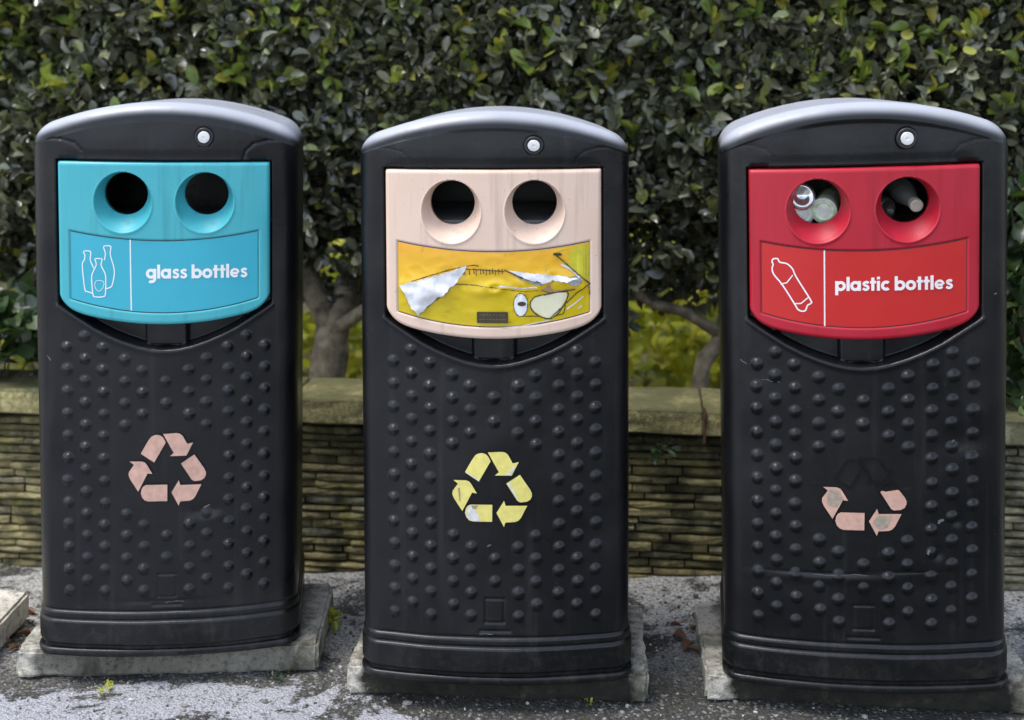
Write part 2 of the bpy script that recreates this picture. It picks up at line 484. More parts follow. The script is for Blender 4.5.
SEAMZ = 1.2050
def make_body(root, v, mat):
    OUT, nf = outline(); n = len(OUT)
    zs = np.unique(np.round(np.concatenate([np.arange(.018, .72, .0026), np.arange(.72, .86, .002), np.arange(.86, 1.15, .004), np.arange(1.15, SEAMZ, .002), [SEAMZ]]), 5))
    X = np.repeat(OUT[None, :, 0], len(zs), 0); Y = np.repeat(OUT[None, :, 1], len(zs), 0)
    Z = np.repeat(zs[:, None], n, 1)
    H = np.zeros_like(X); H[:, :nf] = body_h(X[:, :nf], Z[:, :nf], v)
    # side walls and back follow the steps of the foot
    st = -.0035 * sstep(.1045, .1005, Z) - .0035 * sstep(.084, .080, Z) + .009 * sstep(.030, .0265, Z)
    cx = X / HW
    edge = np.clip((np.abs(X) - (HW - RC)) / RC, 0, 1)
    X = X - np.sign(X) * st * edge
    Y = Y + H
    V = np.stack([X, Y, Z], -1).reshape(-1, 3)
    Q = loop_mesh(len(zs), n)
    # the front is open behind the panel
    qc = V[Q].mean(1)
    opening = (np.abs(qc[:, 0]) < .225) & (qc[:, 2] > .832) & (qc[:, 2] < 1.150) & (qc[:, 1] < .2)
    body = link_mesh('body', np_mesh('body', deform(v, V), Q[~opening]), mat, root)
    # lid
    rb = .040
    rows = []
    for z in np.linspace(SEAMZ, 1.24, 16):
        t = (z - SEAMZ) / (1.24 - SEAMZ)
        zz = SEAMZ + t * (arch(OUT[:, 0]) - rb - SEAMZ)
        y = OUT[:, 1].copy()
        hh = body_h(OUT[:nf, 0], np.minimum(zz[:nf], 1.262), v) * (1 - sstep(.93, 1, t))
        y[:nf] += hh
        rows.append(np.stack([OUT[:, 0], y, zz], 1))
    # unit inset directions
    nx = np.sign(OUT[:, 0]) * np.clip((np.abs(OUT[:, 0]) - (HW - RC)) / RC, 0, 1)
    ny = np.where(OUT[:, 1] < .2, -1., 1.) * np.sqrt(np.maximum(0, 1 - nx ** 2))
    cen = np.clip((OUT[:, 1] - RC) / (DEP - .12), 0, 1)
    for a in np.linspace(R(6), R(90), 13):   # rounded shoulder
        ins = rb * (1 - math.cos(a))
        x = OUT[:, 0] - nx * ins; y = OUT[:, 1] - ny * ins
        rows.append(np.stack([x, y, arch(x) - rb + rb * math.sin(a)], 1))
    ring = rows[-1]; c = np.array((0, DEP / 2 + .01))
    for s in (.94, .85, .7, .5, .3, .12, .02):
        x = ring[:, 0] * s; y = c[1] + (ring[:, 1] - c[1]) * s
        z = arch(x)
        if s < .96: z = z - .0035 * sstep(1, .9, s) + .0035 * sstep(.9, .8, s)
        rows.append(np.stack([x, y, z], 1))
    V = np.concatenate(rows)
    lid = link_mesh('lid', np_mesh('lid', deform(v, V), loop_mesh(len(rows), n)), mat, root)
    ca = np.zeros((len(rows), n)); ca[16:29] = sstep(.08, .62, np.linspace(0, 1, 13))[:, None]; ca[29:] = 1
    lid.data.attributes.new('chalk_sheen', 'FLOAT', 'POINT').data.foreach_set('value', ca.ravel().astype(np.float32))  # grows with bevel angle, so the sky sheen is painted in
    # foot: an outward lip at the bottom
    rows = []
    for off, z in ((-.02, .002), (.002, .0), (.0055, .0015), (.0068, .006), (.0068, .0135), (.0055, .0165), (.002, .018), (-.010, .0185), (-.016, .024), (-.02, .032)):
        sxx = (HW + off) / HW
        x = OUT[:, 0] * sxx
        y = np.where(OUT[:, 1] < .2, OUT[:, 1] - off, OUT[:, 1] + off)
        rows.append(np.stack([x, y, np.full(n, z)], 1))
    V = np.concatenate(rows)
    link_mesh('foot', np_mesh('foot', deform(v, V), loop_mesh(len(rows), n)), mat, root)

def zb(x):
    a = np.abs(np.asarray(x, float)) / PW
    return .784 + .036 * a ** 2 + .030 * a ** 14

def lab_top(x): return .984 + .022 * (np.asarray(x, float) / .2205) ** 2
def lab_bot(x): return .811 + .032 * (np.asarray(x, float) / .2205) ** 2 
HOLES = [(-.0945, 1.0735), (.0945, 1.0735)]
RX0, RZ0, RX1, RZ1, ZOFF, TUN = .0672, .0712, .0515, .0505, .0165, .040

def hole_q(x, z, hx, hz):
    dx, dz = x - hx, z - hz
    lo = np.full_like(x, -1.0); hi = np.full_like(x, 2.0)
    for _ in range(24):
        q = (lo + hi) / 2
        g = np.hypot(dx / (RX0 - (RX0 - RX1) * q), (dz - ZOFF * q) / (RZ0 - (RZ0 - RZ1) * q)) - 1
        inside = g < 0
        lo = np.where(inside, q, lo); hi = np.where(inside, hi, q)
    return (lo + hi) / 2

def panel_y(x, z): return yfront(np.clip(x, -.26, .26)) - .0055

def make_panel(root, v, mat):
    r = .009
    sx = np.concatenate([-PW + r * (1 - np.cos(np.linspace(0, R(80), 7))), np.linspace(-PW + .0095, PW - .0095, 258), PW - r * (1 - np.cos(np.linspace(R(80), 0, 7)))])
    tt = np.concatenate([r / .37 * (1 - np.cos(np.linspace(0, R(80), 7))), np.linspace(.0095 / .37, 1 - .0095 / .37, 196), 1 - r / .37 * (1 - np.cos(np.linspace(R(80), 0, 7)))])
    X = np.repeat(sx[None, :], len(tt), 0)
    T = np.repeat(tt[:, None], len(sx), 1)
    Z = zb(X) + T * (PT - zb(X))
    H = np.zeros_like(X)
    # hole funnels
    kill = np.zeros(X.shape, bool)
    for hx, hz in HOLES:
        q = hole_q(X, Z, hx, hz)
        H += TUN * np.clip(q, 0, 1) - .0022 * np.exp(-((q + .06) / .10) ** 2)
        k = q > 1
        ang = np.arctan2((Z - (hz + ZOFF)) / RZ1, (X - hx) / RX1)
        X = np.where(k, hx + RX1 * np.cos(ang), X); Z = np.where(k, hz + ZOFF + RZ1 * np.sin(ang), Z)
        kill |= k
    dT = np.minimum(T, 1 - T) * (PT - zb(X)); dS = PW - np.abs(X)
    for d in (dT, dS):
        e = np.clip(r - d, 0, r)
        H += r - np.sqrt(np.maximum(r * r - e * e, 0))
    # inset for the label
    lt, lb = lab_top(X), lab_bot(X)
    dl = np.minimum(np.minimum(lt - Z, Z - lb), .2205 - np.abs(X))
    H += .0018 * sstep(-.001, .003, dl) + .0022 * np.exp(-((dl - .001) / .002) ** 2)
    Y = panel_y(X, Z) + H
    ny, nxx = X.shape
    V = np.stack([X, Y, Z], -1).reshape(-1, 3)
    ii = np.arange(ny * nxx).reshape(ny, nxx)
    Q = np.stack([ii[:-1, :-1], ii[:-1, 1:], ii[1:, 1:], ii[1:, :-1]], -1).reshape(-1, 4)
    kf = kill.reshape(-1)[Q].all(1)
    Q = Q[~kf]
    # skirt behind the rim
    rim = np.concatenate([ii[0, :], ii[1:, -1], ii[-1, -2::-1], ii[-2:0:-1, 0]])
    back = V[rim] + np.array((0, .026, 0)); n0 = len(V)
    V = np.concatenate([V, back]); m = len(rim); k = np.arange(m)
    Q2 = np.stack([rim[k], n0 + k, n0 + (k + 1) % m, rim[(k + 1) % m]], 1)
    # collar behind each hole
    extra_v, extra_q = [], []
    base = len(V)
    for hx, hz in HOLES:
        a = np.linspace(0, 2 * math.pi, 72, endpoint=False)
        for j, (dy, rr) in enumerate(((-.0005, .0004), (.022, .0004), (.022, .006))):
            x = hx + (RX1 + rr) * np.cos(a); z = hz + ZOFF + (RZ1 + rr) * np.sin(a)
            extra_v.append(np.stack([x, panel_y(x, z) + TUN + dy, z], 1))
        for j in range(2):
            b = base + j * 72; kk = np.arange(72)
            extra_q.append(np.stack([b + kk, b + (kk + 1) % 72, b + 72 + (kk + 1) % 72, b + 72 + kk], 1))
        base += 216
    V = np.concatenate([V] + extra_v); Q = np.concatenate([Q, Q2] + extra_q)
    return link_mesh('panel', np_mesh('panel', deform(v, V), Q), mat, root)

# flat prints and thin plates laid on the bin's surface --------------------------------
def ribbon(pts, w, closed=False):
    p = np.array(pts, float)
    n = len(p)
    if closed: t = np.roll(p, -1, 0) - np.roll(p, 1, 0)
    else:
        t = np.gradient(p, axis=0)
    t /= np.linalg.norm(t, axis=1)[:, None] + 1e-12
    nn = np.stack([-t[:, 1], t[:, 0]], 1) * w / 2
    V = np.concatenate([p + nn, p - nn])
    k = np.arange(n if closed else n - 1)
    Fc = [(int(i), int((i + 1) % n), int(n + (i + 1) % n), int(n + i)) for i in k]
    return V, Fc

def dense(pts, step=.004, closed=False):
    p = [np.array(q, float) for q in pts]
    if closed: p.append(p[0])
    out = []
    for a, b in zip(p[:-1], p[1:]):
        m = max(1, int(np.linalg.norm(b - a) / step))
        for i in range(m): out.append(a + (b - a) * i / m)
    if not closed: out.append(p[-1])
    return np.array(out)

def spline(pts, closed=False, sub=8):
    p = np.array(pts, float); n = len(p); out = []
    rngk = range(n if closed else n - 1)
    for i in rngk:
        g = lambda j: p[j % n] if closed else p[min(max(j, 0), n - 1)]
        p0, p1, p2, p3 = g(i - 1), g(i), g(i + 1), g(i + 2)
        for s in range(sub):
            t = s / sub
            out.append(.5 * ((2 * p1) + (p2 - p0) * t + (2 * p0 - 5 * p1 + 4 * p2 - p3) * t * t + (3 * p1 - p0 - 3 * p2 + p3) * t ** 3))
    if not closed: out.append(p[-1])
    return np.array(out)

def lay(name, v, parent, mat, surf, off, ribbons=(), polys=(), thick=0.0, stagger=.00007, cut=.012, disp=None):
    """2D ribbons and polygons in (x, z) laid on surf(x, z) standing off by `off`"""
    bm = bmesh.new(); lvl = 0
    for V, Fc in ribbons:
        vs = [bm.verts.new((a, -lvl * stagger, b)) for a, b in V]
        for f in Fc:
            try: bm.faces.new([vs[i] for i in f])
            except ValueError: pass
        lvl += 1
    for P in polys:
        b2 = bmesh.new()
        b2.faces.new([b2.verts.new((a, 0, b)) for a, b in P])
        lo = min(a for a, b in P); hi = max(a for a, b in P)
        x = math.ceil(lo / cut) * cut
        while x < hi:
            bmesh.ops.bisect_plane(b2, geom=b2.verts[:] + b2.edges[:] + b2.faces[:], plane_co=(x, 0, 0), plane_no=(1, 0, 0), dist=1e-6)
            x += cut
        if disp:
            lo = min(b for a, b in P); hi = max(b for a, b in P); x = math.ceil(lo / cut) * cut
            while x < hi:
                bmesh.ops.bisect_plane(b2, geom=b2.verts[:] + b2.edges[:] + b2.faces[:], plane_co=(0, 0, x), plane_no=(0, 0, 1), dist=1e-6)
                x += cut
        mp = {q: bm.verts.new((q.co.x, -lvl * stagger, q.co.z)) for q in b2.verts}
        for f in b2.faces: bm.faces.new([mp[q] for q in f.verts])
        b2.free(); lvl += 1
    if thick:
        ed = [e for e in bm.edges if len(e.link_faces) == 1]
        r = bmesh.ops.extrude_edge_only(bm, edges=ed)
        for q in r['geom']:
            if isinstance(q, bmesh.types.BMVert): q.co.y += thick
    bm.verts.ensure_lookup_table()
    P = np.array([q.co[:] for q in bm.verts])
    P[:, 1] = P[:, 1] + surf(P[:, 0], P[:, 2]) - off
    if disp: P[:, 1] -= disp(P[:, 0], P[:, 2])
    P = deform(v, P)
    for q, c in zip(bm.verts, P): q.co = c
    return bm_obj(name, bm, mat, parent, bool(disp))

# geometric bold lettering, x-height 1
def arc(cx, cy, r, a0, a1, n=26):
    return [(cx + r * math.cos(R(a)), cy + r * math.sin(R(a))) for a in np.linspace(a0, a1, n)]
SW = .30; RR = .36
S_PTS = spline([(.66, .76), (.53, .875), (.36, .865), (.22, .76), (.26, .61), (.42, .52), (.585, .42), (.63, .27), (.5, .135), (.31, .125), (.13, .25)])
GLY = {
 'o': ([('c', .5, .5)], 1.04), 'b': ([('c', .52, .5), ('l', (.145, 0), (.145, 1.43))], 1.06), 'p': ([('c', .52, .5), ('l', (.145, -.43), (.145, 1))], 1.06),
 'a': ([('c', .48, .5), ('l', (.865, 0), (.865, 1))], 1.08),
 'g': ([('c', .48, .5), ('p', [(.865, 1), (.865, .05)] + [(.865 - .36 + .36 * math.cos(R(a)), -.02 + .30 * math.sin(R(a))) for a in np.linspace(0, -125, 18)])], 1.08),
 'l': ([('l', (.18, 0), (.18, 1.43))], .40), 'i': ([('l', (.18, 0), (.18, 1)), ('l', (.18, 1.15), (.18, 1.42))], .40),
 't': ([('l', (.30, 0), (.30, 1.34)), ('l', (.02, .87), (.62, .87))], .66), 's': ([('p', S_PTS)], .78),
 'e': ([('p', [(.16, .47), (.5, .47), (.84, .47)]), ('p', arc(.5, .5, RR, 2, 318, 40))], 1.02), 'c': ([('p', arc(.52, .5, RR, 48, 312, 34))], .93), ' ': ([], .42)}
def lettering(text, x0, x1, zbase, slope=0.0):
    adv = sum(GLY[c][1] for c in text)
    s = (x1 - x0) / adv
    out = []; pen = 0
    for ch in text:
        for st in GLY[ch][0]:
            if st[0] == 'c':
                pts = arc(st[1], st[2], RR, 0, 360, 41)[:-1]; cl = True
            elif st[0] == 'l': pts = dense([st[1], st[2]], .2); cl = False
            else: pts = st[1]; cl = False
            w = SW * (.82 if ch in 'es' and st[0] == 'p' else 1)
            if ch in 'ect' and st[0] == 'l' and st[1][1] == .87: w = SW * .85
            P = np.array([(x0 + (pen + a) * s, zbase + b * s + slope * (pen + a) * s) for a, b in pts])
            out.append(ribbon(P, w * s, cl))
        pen += GLY[ch][1]
    return out

# recycling symbol pieces, traced in tenths of a pixel and turned into metres
def sy(p): return [((a - 410) / 6.54 / 436, .4275 - (b - 385) / 6.54 / 436) for a, b in p]
CHIPS = {
 'A': [(228, 270), (262, 212), (285, 175), (300, 155), (320, 144), (345, 140), (368, 146), (384, 160), (395, 178), (402, 195), (322, 332)],
 'B': [(385, 135), (480, 130), (502, 135), (520, 150), (552, 208), (592, 200), (545, 290), (432, 290), (458, 268)],
 'C': [(508, 345), (600, 285), (668, 385), (680, 410), (680, 432), (668, 455), (645, 468), (600, 472), (582, 462)],
 'D': [(440, 545), (492, 462), (502, 496), (648, 496), (606, 578), (590, 596), (568, 606), (500, 610), (490, 640)],
 'E': [(262, 490), (412, 490), (410, 605), (280, 605), (255, 598), (236, 578), (226, 548), (232, 518), (244, 500)],
 'F': [(150, 325), (235, 325), (256, 332), (270, 348), (308, 412), (275, 408), (208, 535), (152, 448), (141, 420), (144, 398), (180, 348)]}

def make_symbol(root, v, spec):
    surf = lambda x, z: yfront(x) + body_h(x, z, v)
    ox, oz = v['sym']; sv = lambda p: [(a * .96 + ox, .4275 + (b - .4275) * .96 + oz) for a, b in sy(p)]
    rims = [ribbon(dense(sv(p), .003, True), .0042, True) for p in CHIPS.values()]
    rim = lay('recycling_symbol', v, root, MAT['rim_black'], surf, .0028, rims, thick=.005, stagger=.00003)
    for key, (mat, poly) in spec.items():
        P = sv(poly or CHIPS[key])
        o = lay('symbol_piece', v, rim, MAT[mat], surf, .0034, (), [P], thick=.006)
        if key in v.get('worn', {}):
            for mk, wp in v['worn'][key]:
                lay('worn_patch', v, rim, MAT[mk], surf, .0038, (), [sv(wp)], 0)

def make_lock(root, v):
    bm = bmesh.new()
    y = float(yfront(.093)) - .002
    lathe(bm, [(.0225, .006), (.0225, -.003), (.0205, -.005), (.0150, -.004), (.0142, .002)], 36, 'y', (.093, y, 1.226))
    me = bpy.data.meshes.new('lock')
    P = deform(v, np.array([q.co[:] for q in bm.verts]))
    for q, c in zip(bm.verts, P): q.co = c
    ring = bm_obj('lock', bm, MAT['ring'], root, True)
    bm = bmesh.new()
    lathe(bm, [(.0138, .0), (.0138, -.0055), (.0125, -.0072), (.004, -.0076), (.0032, -.0062), (.0005, -.0062)], 32, 'y', (.093, y, 1.226))
    P = deform(v, np.array([q.co[:] for q in bm.verts]))
    for q, c in zip(bm.verts, P): q.co = c
    bm_obj('keyhole_disc', bm, MAT['steel'], ring, False)

def make_inside(root, v):
    # sloping chute plate under the holes, and the liner tub below it
    bm = bmesh.new()
    zf, zk = v['chute']
    pts = [(-.27, .07, zf), (.27, .07, zf), (.27, .36, zk), (-.27, .36, zk)]
    for dz in (0, -.012):
        vs = [bm.verts.new((x, y, z + dz)) for x, y, z in pts]
        bm.faces.new(vs)
    bm.verts.ensure_lookup_table()
    for i in range(4):
        j = (i + 1) % 4
        bm.faces.new((bm.verts[i], bm.verts[j], bm.verts[4 + j], bm.verts[4 + i]))
    P = deform(v, np.array([q.co[:] for q in bm.verts]))
    for q, c in zip(bm.verts, P): q.co = c
    bm_obj('chute', bm, MAT['chute'], root)
    bm = bmesh.new()
    rings = []
    for (hx, y0, y1, z) in ((.24, .10, .36, .05), (.26, .09, .375, .70), (.268, .083, .382, .70), (.268, .083, .382, .712), (.254, .097, .37, .712), (.235, .105, .355, .06)):
        rings.append([bm.verts.new((x, y, z)) for x, y in ((-hx, y0), (hx, y0), (hx, y1), (-hx, y1))])
    for a, b in zip(rings[:-1], rings[1:]):
        for i in range(4):
            j = (i + 1) % 4; bm.faces.new((a[i], a[j], b[j], b[i]))
    bm.faces.new(rings[0]); bm.faces.new(rings[-1])
    P = deform(v, np.array([q.co[:] for q in bm.verts]))
    for q, c in zip(bm.verts, P): q.co = c
    bm_obj('liner', bm, MAT['inner'], root)

PADZ = .065
def make_bin(px, zfront, rot, v, label, panelmat, plastic):
    zc = zfront + DEP / 2
    x = (px - 512) / F_PX * (zfront + .04)
    root = empty('recycling_bin', (x + math.sin(rot) * DEP / 2, zfront + math.cos(rot) * DEP / 2, PADZ), -rot, label, 'recycling bin', 'black recycling bins in a row')
    make_body(root, v, plastic); pan = make_panel(root, v, panelmat)
    make_lock(root, v); make_inside(root, v)
    return root, pan

def label_base(v, pan, mat, disp=None):
    surf = lambda x, z: panel_y(x, z) + .0018
    xs = np.linspace(-.2175, .2175, 41)
    P = [(a, float(lab_bot(a)) + .003) for a in xs] + [(a, float(lab_top(a)) - .003) for a in xs[::-1]]
    st = lay('sticker', v, pan, mat, surf, .0004, (), [P], disp=disp, cut=.004 if disp else .012)
    Pd = [(a, float(lab_bot(a)) + .0012) for a in xs] + [(a, float(lab_top(a)) - .0012) for a in xs[::-1]]
    lay('seam', v, pan, MAT['seam'], lambda x, z: panel_y(x, z) + .0018, -.0004 + .0006, [ribbon(dense(Pd, .004, True), .0016, True)])
    return surf

PL = [mat_black_plastic('black_plastic', 1), mat_black_plastic('black_plastic_dusty', 5), mat_black_plastic('black_plastic_dented', 9)]
v1 = dict(seed=1, noise=Noise(3), seam=.0024, sx=1.018, sz=1.005, lift=.003, fx=.007, sym=(.003,.014), taper=.040, lean=.009, amp=1.3, skew=lambda t: -.012 * t, chute=(1.030, 1.015),
          dents=[(.085, .34, .035, .016, .007), (.115, .325, .02, .02, -.004), (-.02, .13, .10, .006, .002), (.06, .33, .02, .03, -.003)])
v2 = dict(seed=2, noise=Noise(4), seam=.0004, sx=1.007, sz=.999, lift=-.006, fx=0, sym=(-.005,.017), taper=.020, lean=.006, amp=1.0, skew=lambda t: .004 * t, chute=(1.045, 1.055), dents=[(.05, .25, .05, .05, .002)],
          worn={'E': [('chip_white', [(240, 515), (262, 496), (300, 530), (330, 590), (318, 602), (280, 601), (255, 592), (236, 566)]), ('chip_grey', [(270, 494), (318, 494), (300, 520), (280, 528)])],
                'A': [('chip_white', [(236, 266), (252, 280), (300, 308), (326, 318), (320, 328), (234, 274)])], 'B': [('chip_white', [(500, 286), (540, 285), (566, 245), (556, 225), (535, 262)])],
                'C': [('chip_white', [(514, 345), (530, 338), (580, 430), (590, 464)])], 'F': [('chip_grey', [(180, 380), (192, 372), (196, 470), (188, 460)])]})
v3 = dict(seed=3, noise=Noise(6), seam=.0004, sx=1.042, sz=1.006, lift=.007, fx=-.014, sym=(.001,.009), taper=.036, lean=.003, amp=1.8, skew=lambda t: .012 + .022 * t, chute=(1.028, 1.018),
          dents=[(-.10, .262, .09, .003, .0022), (.10, .268, .06, .003, .0018), (-.06, .250, .13, .010, -.0025), (.215, .56, .05, .03, .006), (.2, .38, .012, .012, .004), (.16, .31, .012, .016, .005), (.13, .24, .05, .03, .003), (.24, .62, .02, .02, -.003)],
          worn={'F': [('chip_grey', [(190, 340), (250, 345), (280, 400), (230, 460), (180, 440), (175, 390)])], 'D': [('chip_grey', [(462, 545), (500, 506), (585, 508), (560, 585), (500, 600)])]})
root1, pan1 = make_bin(165.5, 2.805, R(-4.5), v1, 'black recycling bin with turquoise panel reading glass bottles', MAT['turq'], PL[0])
root2, pan2 = make_bin(492.8, 2.674, R(1.7), v2, 'black recycling bin with cream panel and torn yellow sticker', MAT['cream'], PL[1])
root3, pan3 = make_bin(863.5, 2.640, R(5.6), v3, 'black recycling bin with red panel reading plastic bottles', MAT['red'], PL[2])

make_symbol(root1, v1, {k: ('chip_pink', None) for k in CHIPS})
make_symbol(root2, v2, {k: ('chip_yellow', None) for k in CHIPS})
make_symbol(root3, v3, {'C': ('chip_pink', [(513, 352), (522, 342), (548, 352), (632, 340), (668, 385), (680, 410), (680, 432), (668, 455), (645, 468), (600, 472), (582, 462)]), 'D': ('chip_pink', None), 'E': ('chip_pink', None), 'F': ('chip_pink', None)})

MAT['scuff'] = mat_plain('scuffed_plastic', (.15, .15, .157), .6, .3, 90)
def scuffs(root, v, items):
    r = np.random.default_rng(v['seed'] + 70)
    for x, z, L, ang, w in items:
        n = 9; t = np.linspace(-.5, .5, n)
        P = np.stack([x + t * L * math.cos(ang) + r.normal(0, .0008, n), z + t * L * math.sin(ang) + r.normal(0, .0008, n)], 1)
        V, Fc = ribbon(P, w)
        V = V + r.normal(0, w * .18, V.shape)
        off = float(-body_h(np.array([x]), np.array([z]), v)[0]) + .0006
        lay('scuff_mark', v, root, MAT['scuff'], lambda a, b: yfront(a), off, [(V, Fc)])
scuffs(root1, v1, [(.098, .352, .022, .5, .0022), (-.275, .70, .014, -.9, .0016), (.03, .128, .07, .03, .0012)])
scuffs(root2, v2, [(-.012, .315, .009, .6, .0018), (-.02, .115, .03, 0, .0012)])
scuffs(root3, v3, [(.14, .315, .010, 1.2, .006), (.165, .38, .012, .5, .005), (.19, .555, .012, 1.0, .003), (-.262, .73, .020, -.5, .0016), (.278, .88, .008, .1, .0026), (-.05, .262, .12, .02, .0009), (-.20, .69, .04, -.15, .0010)])

# ---- turquoise bin's print
sf = label_base(v1, pan1, MAT['s_blue'])
lay('lettering', v1, pan1, MAT['white_print'], sf, .0009, lettering('glass bottles', -.0415, .1935, .8935), ())
lay('divider', v1, pan1, MAT['white_print'], sf, .0008, [ribbon(dense([(-.0780, .985), (-.0770, .818)], .02), .0028)])
def zi1(p): return [(-.253 + (a - 32) / 3.79 / 415, 1.168 - (b - 40) / 3.79 / 415) for a, b in p]
bl = [(138, 372), (160, 372), (161, 400), (173, 425), (168, 440)]
b_left = [(166, 528), (148, 522), (138, 512), (130, 425), (138, 405), (140, 385), (136, 380), (138, 372), (158, 372), (162, 380), (160, 405), (168, 425), (172, 435)]
b_right = [(212, 405), (216, 380), (211, 362), (212, 352), (234, 352), (236, 362), (234, 385), (245, 425), (248, 455), (240, 495), (232, 505), (218, 510)]
b_mid = [(180, 410), (178, 400), (202, 400), (202, 410), (200, 425), (212, 450), (216, 470), (214, 530), (204, 540), (178, 541), (168, 532), (164, 470), (170, 448), (181, 425)]
heart = [(178, 485), (190, 480), (208, 485), (206, 505), (190, 520), (176, 505)]
lay('bottle_icon', v1, pan1, MAT['white_print'], sf, .0009,
    [ribbon(dense(spline(zi1(b_left), False, 4), .002), .0024), ribbon(dense(spline(zi1(b_right), False, 4), .002), .0024),
     ribbon(spline(zi1(b_mid), True, 4), .0024, True), ribbon(spline(zi1(heart), True, 4), .0012, True)])

# ---- red bin's print
sf = label_base(v3, pan3, MAT['s_red'])
lay('lettering', v3, pan3, MAT['pink_print'], sf, .0009, lettering('plastic bottles', -.0590, .1900, .8945), ())
lay('divider', v3, pan3, MAT['pink_print'], sf, .0008, [ribbon(dense([(-.0815, .985), (-.0815, .816)], .02), .0030)])
def zi3(p):
    out = []
    for a, b in p:
        x = ((740 + a / 3.6) - 862.5) / 443.6 / 1.026
        out.append((x, 1.168 - ((150 + b / 3.6) - 167) / 443.6 - .034 * x))
    return out
pb = [(122, 405), (126, 395), (142, 393), (150, 405), (176, 410), (196, 428), (208, 455), (258, 535), (260, 548), (248, 556), (240, 575), (224, 577), (212, 570), (204, 556), (160, 488), (128, 450), (122, 428), (126, 414)]
lay('bottle_icon', v3, pan3, MAT['pink_print'], sf, .0009,
    [ribbon(spline(zi3(pb), True, 4), .0032, True), ribbon(dense(zi3([(152, 484), (175, 478), (196, 450)]), .002), .0026),
     ribbon(dense(zi3([(204, 552), (225, 550), (250, 528)]), .002), .0026)])

# ---- the torn sticker on the cream panel
NC = Noise(17)
def crumple(x, z):
    u = np.asarray(x) * 1.0; w = np.asarray(z) * 1.0
    tear = .905 + .012 * NC(u * 9 + 20, u * 0 + 3)
    band = np.exp(-((w - tear) / .022) ** 2)
    fold = 1 - np.abs(NC(u * 26 + w * 22 + 30, w * 40 - u * 14 + 30)) * 2
    fold2 = 1 - np.abs(NC(u * 60 + 10, w * 70 + u * 30 + 10)) * 2
    e = np.minimum(np.minimum(lab_top(u) - w, w - lab_bot(u)), .2205 - np.abs(u))
    return (band * (.0026 + .0022 * fold + .0010 * fold2) + .0008 * np.clip(fold, 0, 1)) * sstep(.0, .018, e) + .0002
sf0 = label_base(v2, pan2, MAT['s_yellow'], crumple)
sf = lambda x, z: sf0(x, z) - crumple(x, z)
def zi2(p): return [((380 + a / 3.6 - 491) / 435, 1.168 - ((150 + b / 3.6) - 168) / 435) for a, b in p]
def ell(cx, cy, rx, ry, n=28): return [(cx + rx * math.cos(t), cy + ry * math.sin(t)) for t in np.linspace(0, 2 * math.pi, n, endpoint=False)]
def jag(p, amt, seed):
    r = np.random.default_rng(seed); q = dense(p, 9, True)
    return [(a + r.uniform(-amt, amt), b + r.uniform(-amt, amt)) for a, b in q]
def curl(x, z): return .0048 * (1 + NC(x * 30 + 50, z * 34 + 50)) + .0016 * NC(x * 80 + 50, z * 80 + 20)
lay('printed_patch', v2, pan2, MAT['s_green'], sf, .0006, (), [zi2(jag([(615, 358), (742, 326), (740, 470), (700, 440)], 2.5, 1))])
lay('printed_patch', v2, pan2, MAT['brown'], sf, .0008, (), [zi2(jag([(570, 492), (618, 455), (690, 462), (690, 488), (600, 502)], 3, 2))])
lay('torn_paper', v2, pan2, MAT['paper'], sf, .0018, (), [zi2(jag([(66, 478), (180, 446), (250, 422), (305, 405), (300, 425), (235, 500), (200, 520), (135, 582), (108, 560), (78, 500)], 3.5, 3))], cut=.006, disp=curl)
lay('torn_paper', v2, pan2, MAT['paper'], sf, .0018, (), [zi2(jag([(452, 422), (520, 428), (640, 440), (700, 452), (660, 462), (610, 456), (580, 468), (520, 452)], 3, 4))], cut=.006, disp=curl)
lay('torn_paper', v2, pan2, MAT['paper_grey'], sf, .0019, (), [zi2(jag(ell(688, 460, 27, 17), 2, 5))])
lay('torn_paper', v2, pan2, MAT['paper_grey'], sf, .0020, (), [zi2(jag([(440, 420), (520, 448), (580, 470), (560, 474), (500, 452)], 2, 6))])
lay('cream_shape', v2, pan2, MAT['egg'], sf, .0011, (), [zi2(spline([(532, 545), (548, 518), (590, 508), (655, 500), (655, 528), (625, 575), (592, 590), (552, 572)], True, 5))])
lay('white_oval', v2, pan2, MAT['white_print'], sf, .0011, (), [zi2(ell(497, 543, 24, 40))])
def rough_line(rb):
    V, Fc = rb; q = np.random.default_rng(len(V))
    n = len(V) // 2; mid = (V[:n] + V[n:]) / 2; V = np.concatenate([mid + (V[:n] - mid) * .62, mid + (V[n:] - mid) * .62])
    return V + q.normal(0, .0004, V.shape), Fc
ik = [ribbon(zi2(ell(497, 543, 25, 41, 36)), .0028, True), ribbon(zi2(spline([(530, 545), (546, 516), (590, 506), (660, 498), (658, 530), (627, 578), (592, 593), (550, 575)], True, 6)), .0034, True),
      ribbon(dense(zi2([(745, 470), (700, 500), (640, 555), (600, 592)]), .003), .0036), ribbon(spline(zi2([(655, 545), (648, 575), (620, 582)])), .003), ribbon(dense(zi2([(505, 583), (560, 584)]), .004), .003),
      ribbon(dense(zi2([(614, 360), (650, 392), (700, 436), (742, 470)]), .004), .004), ribbon(dense(zi2([(110, 462), (180, 440), (250, 418), (330, 402), (350, 405)]), .004), .0030),  # last stroke paints shade along the paper flap's edge
      ribbon(dense(zi2([(250, 468), (330, 472), (420, 484), (500, 495), (560, 492)]), .004), .0022), ribbon(dense(zi2([(135, 582), (180, 540), (235, 500), (300, 425)]), .004), .0018),
      ribbon(dense(zi2([(440, 420), (500, 446), (580, 468)]), .004), .0042), ribbon(dense(zi2([(570, 492), (600, 502), (690, 490)]), .004), .0025), ribbon(dense(zi2([(740, 470), (741, 512)]), .004), .003)]
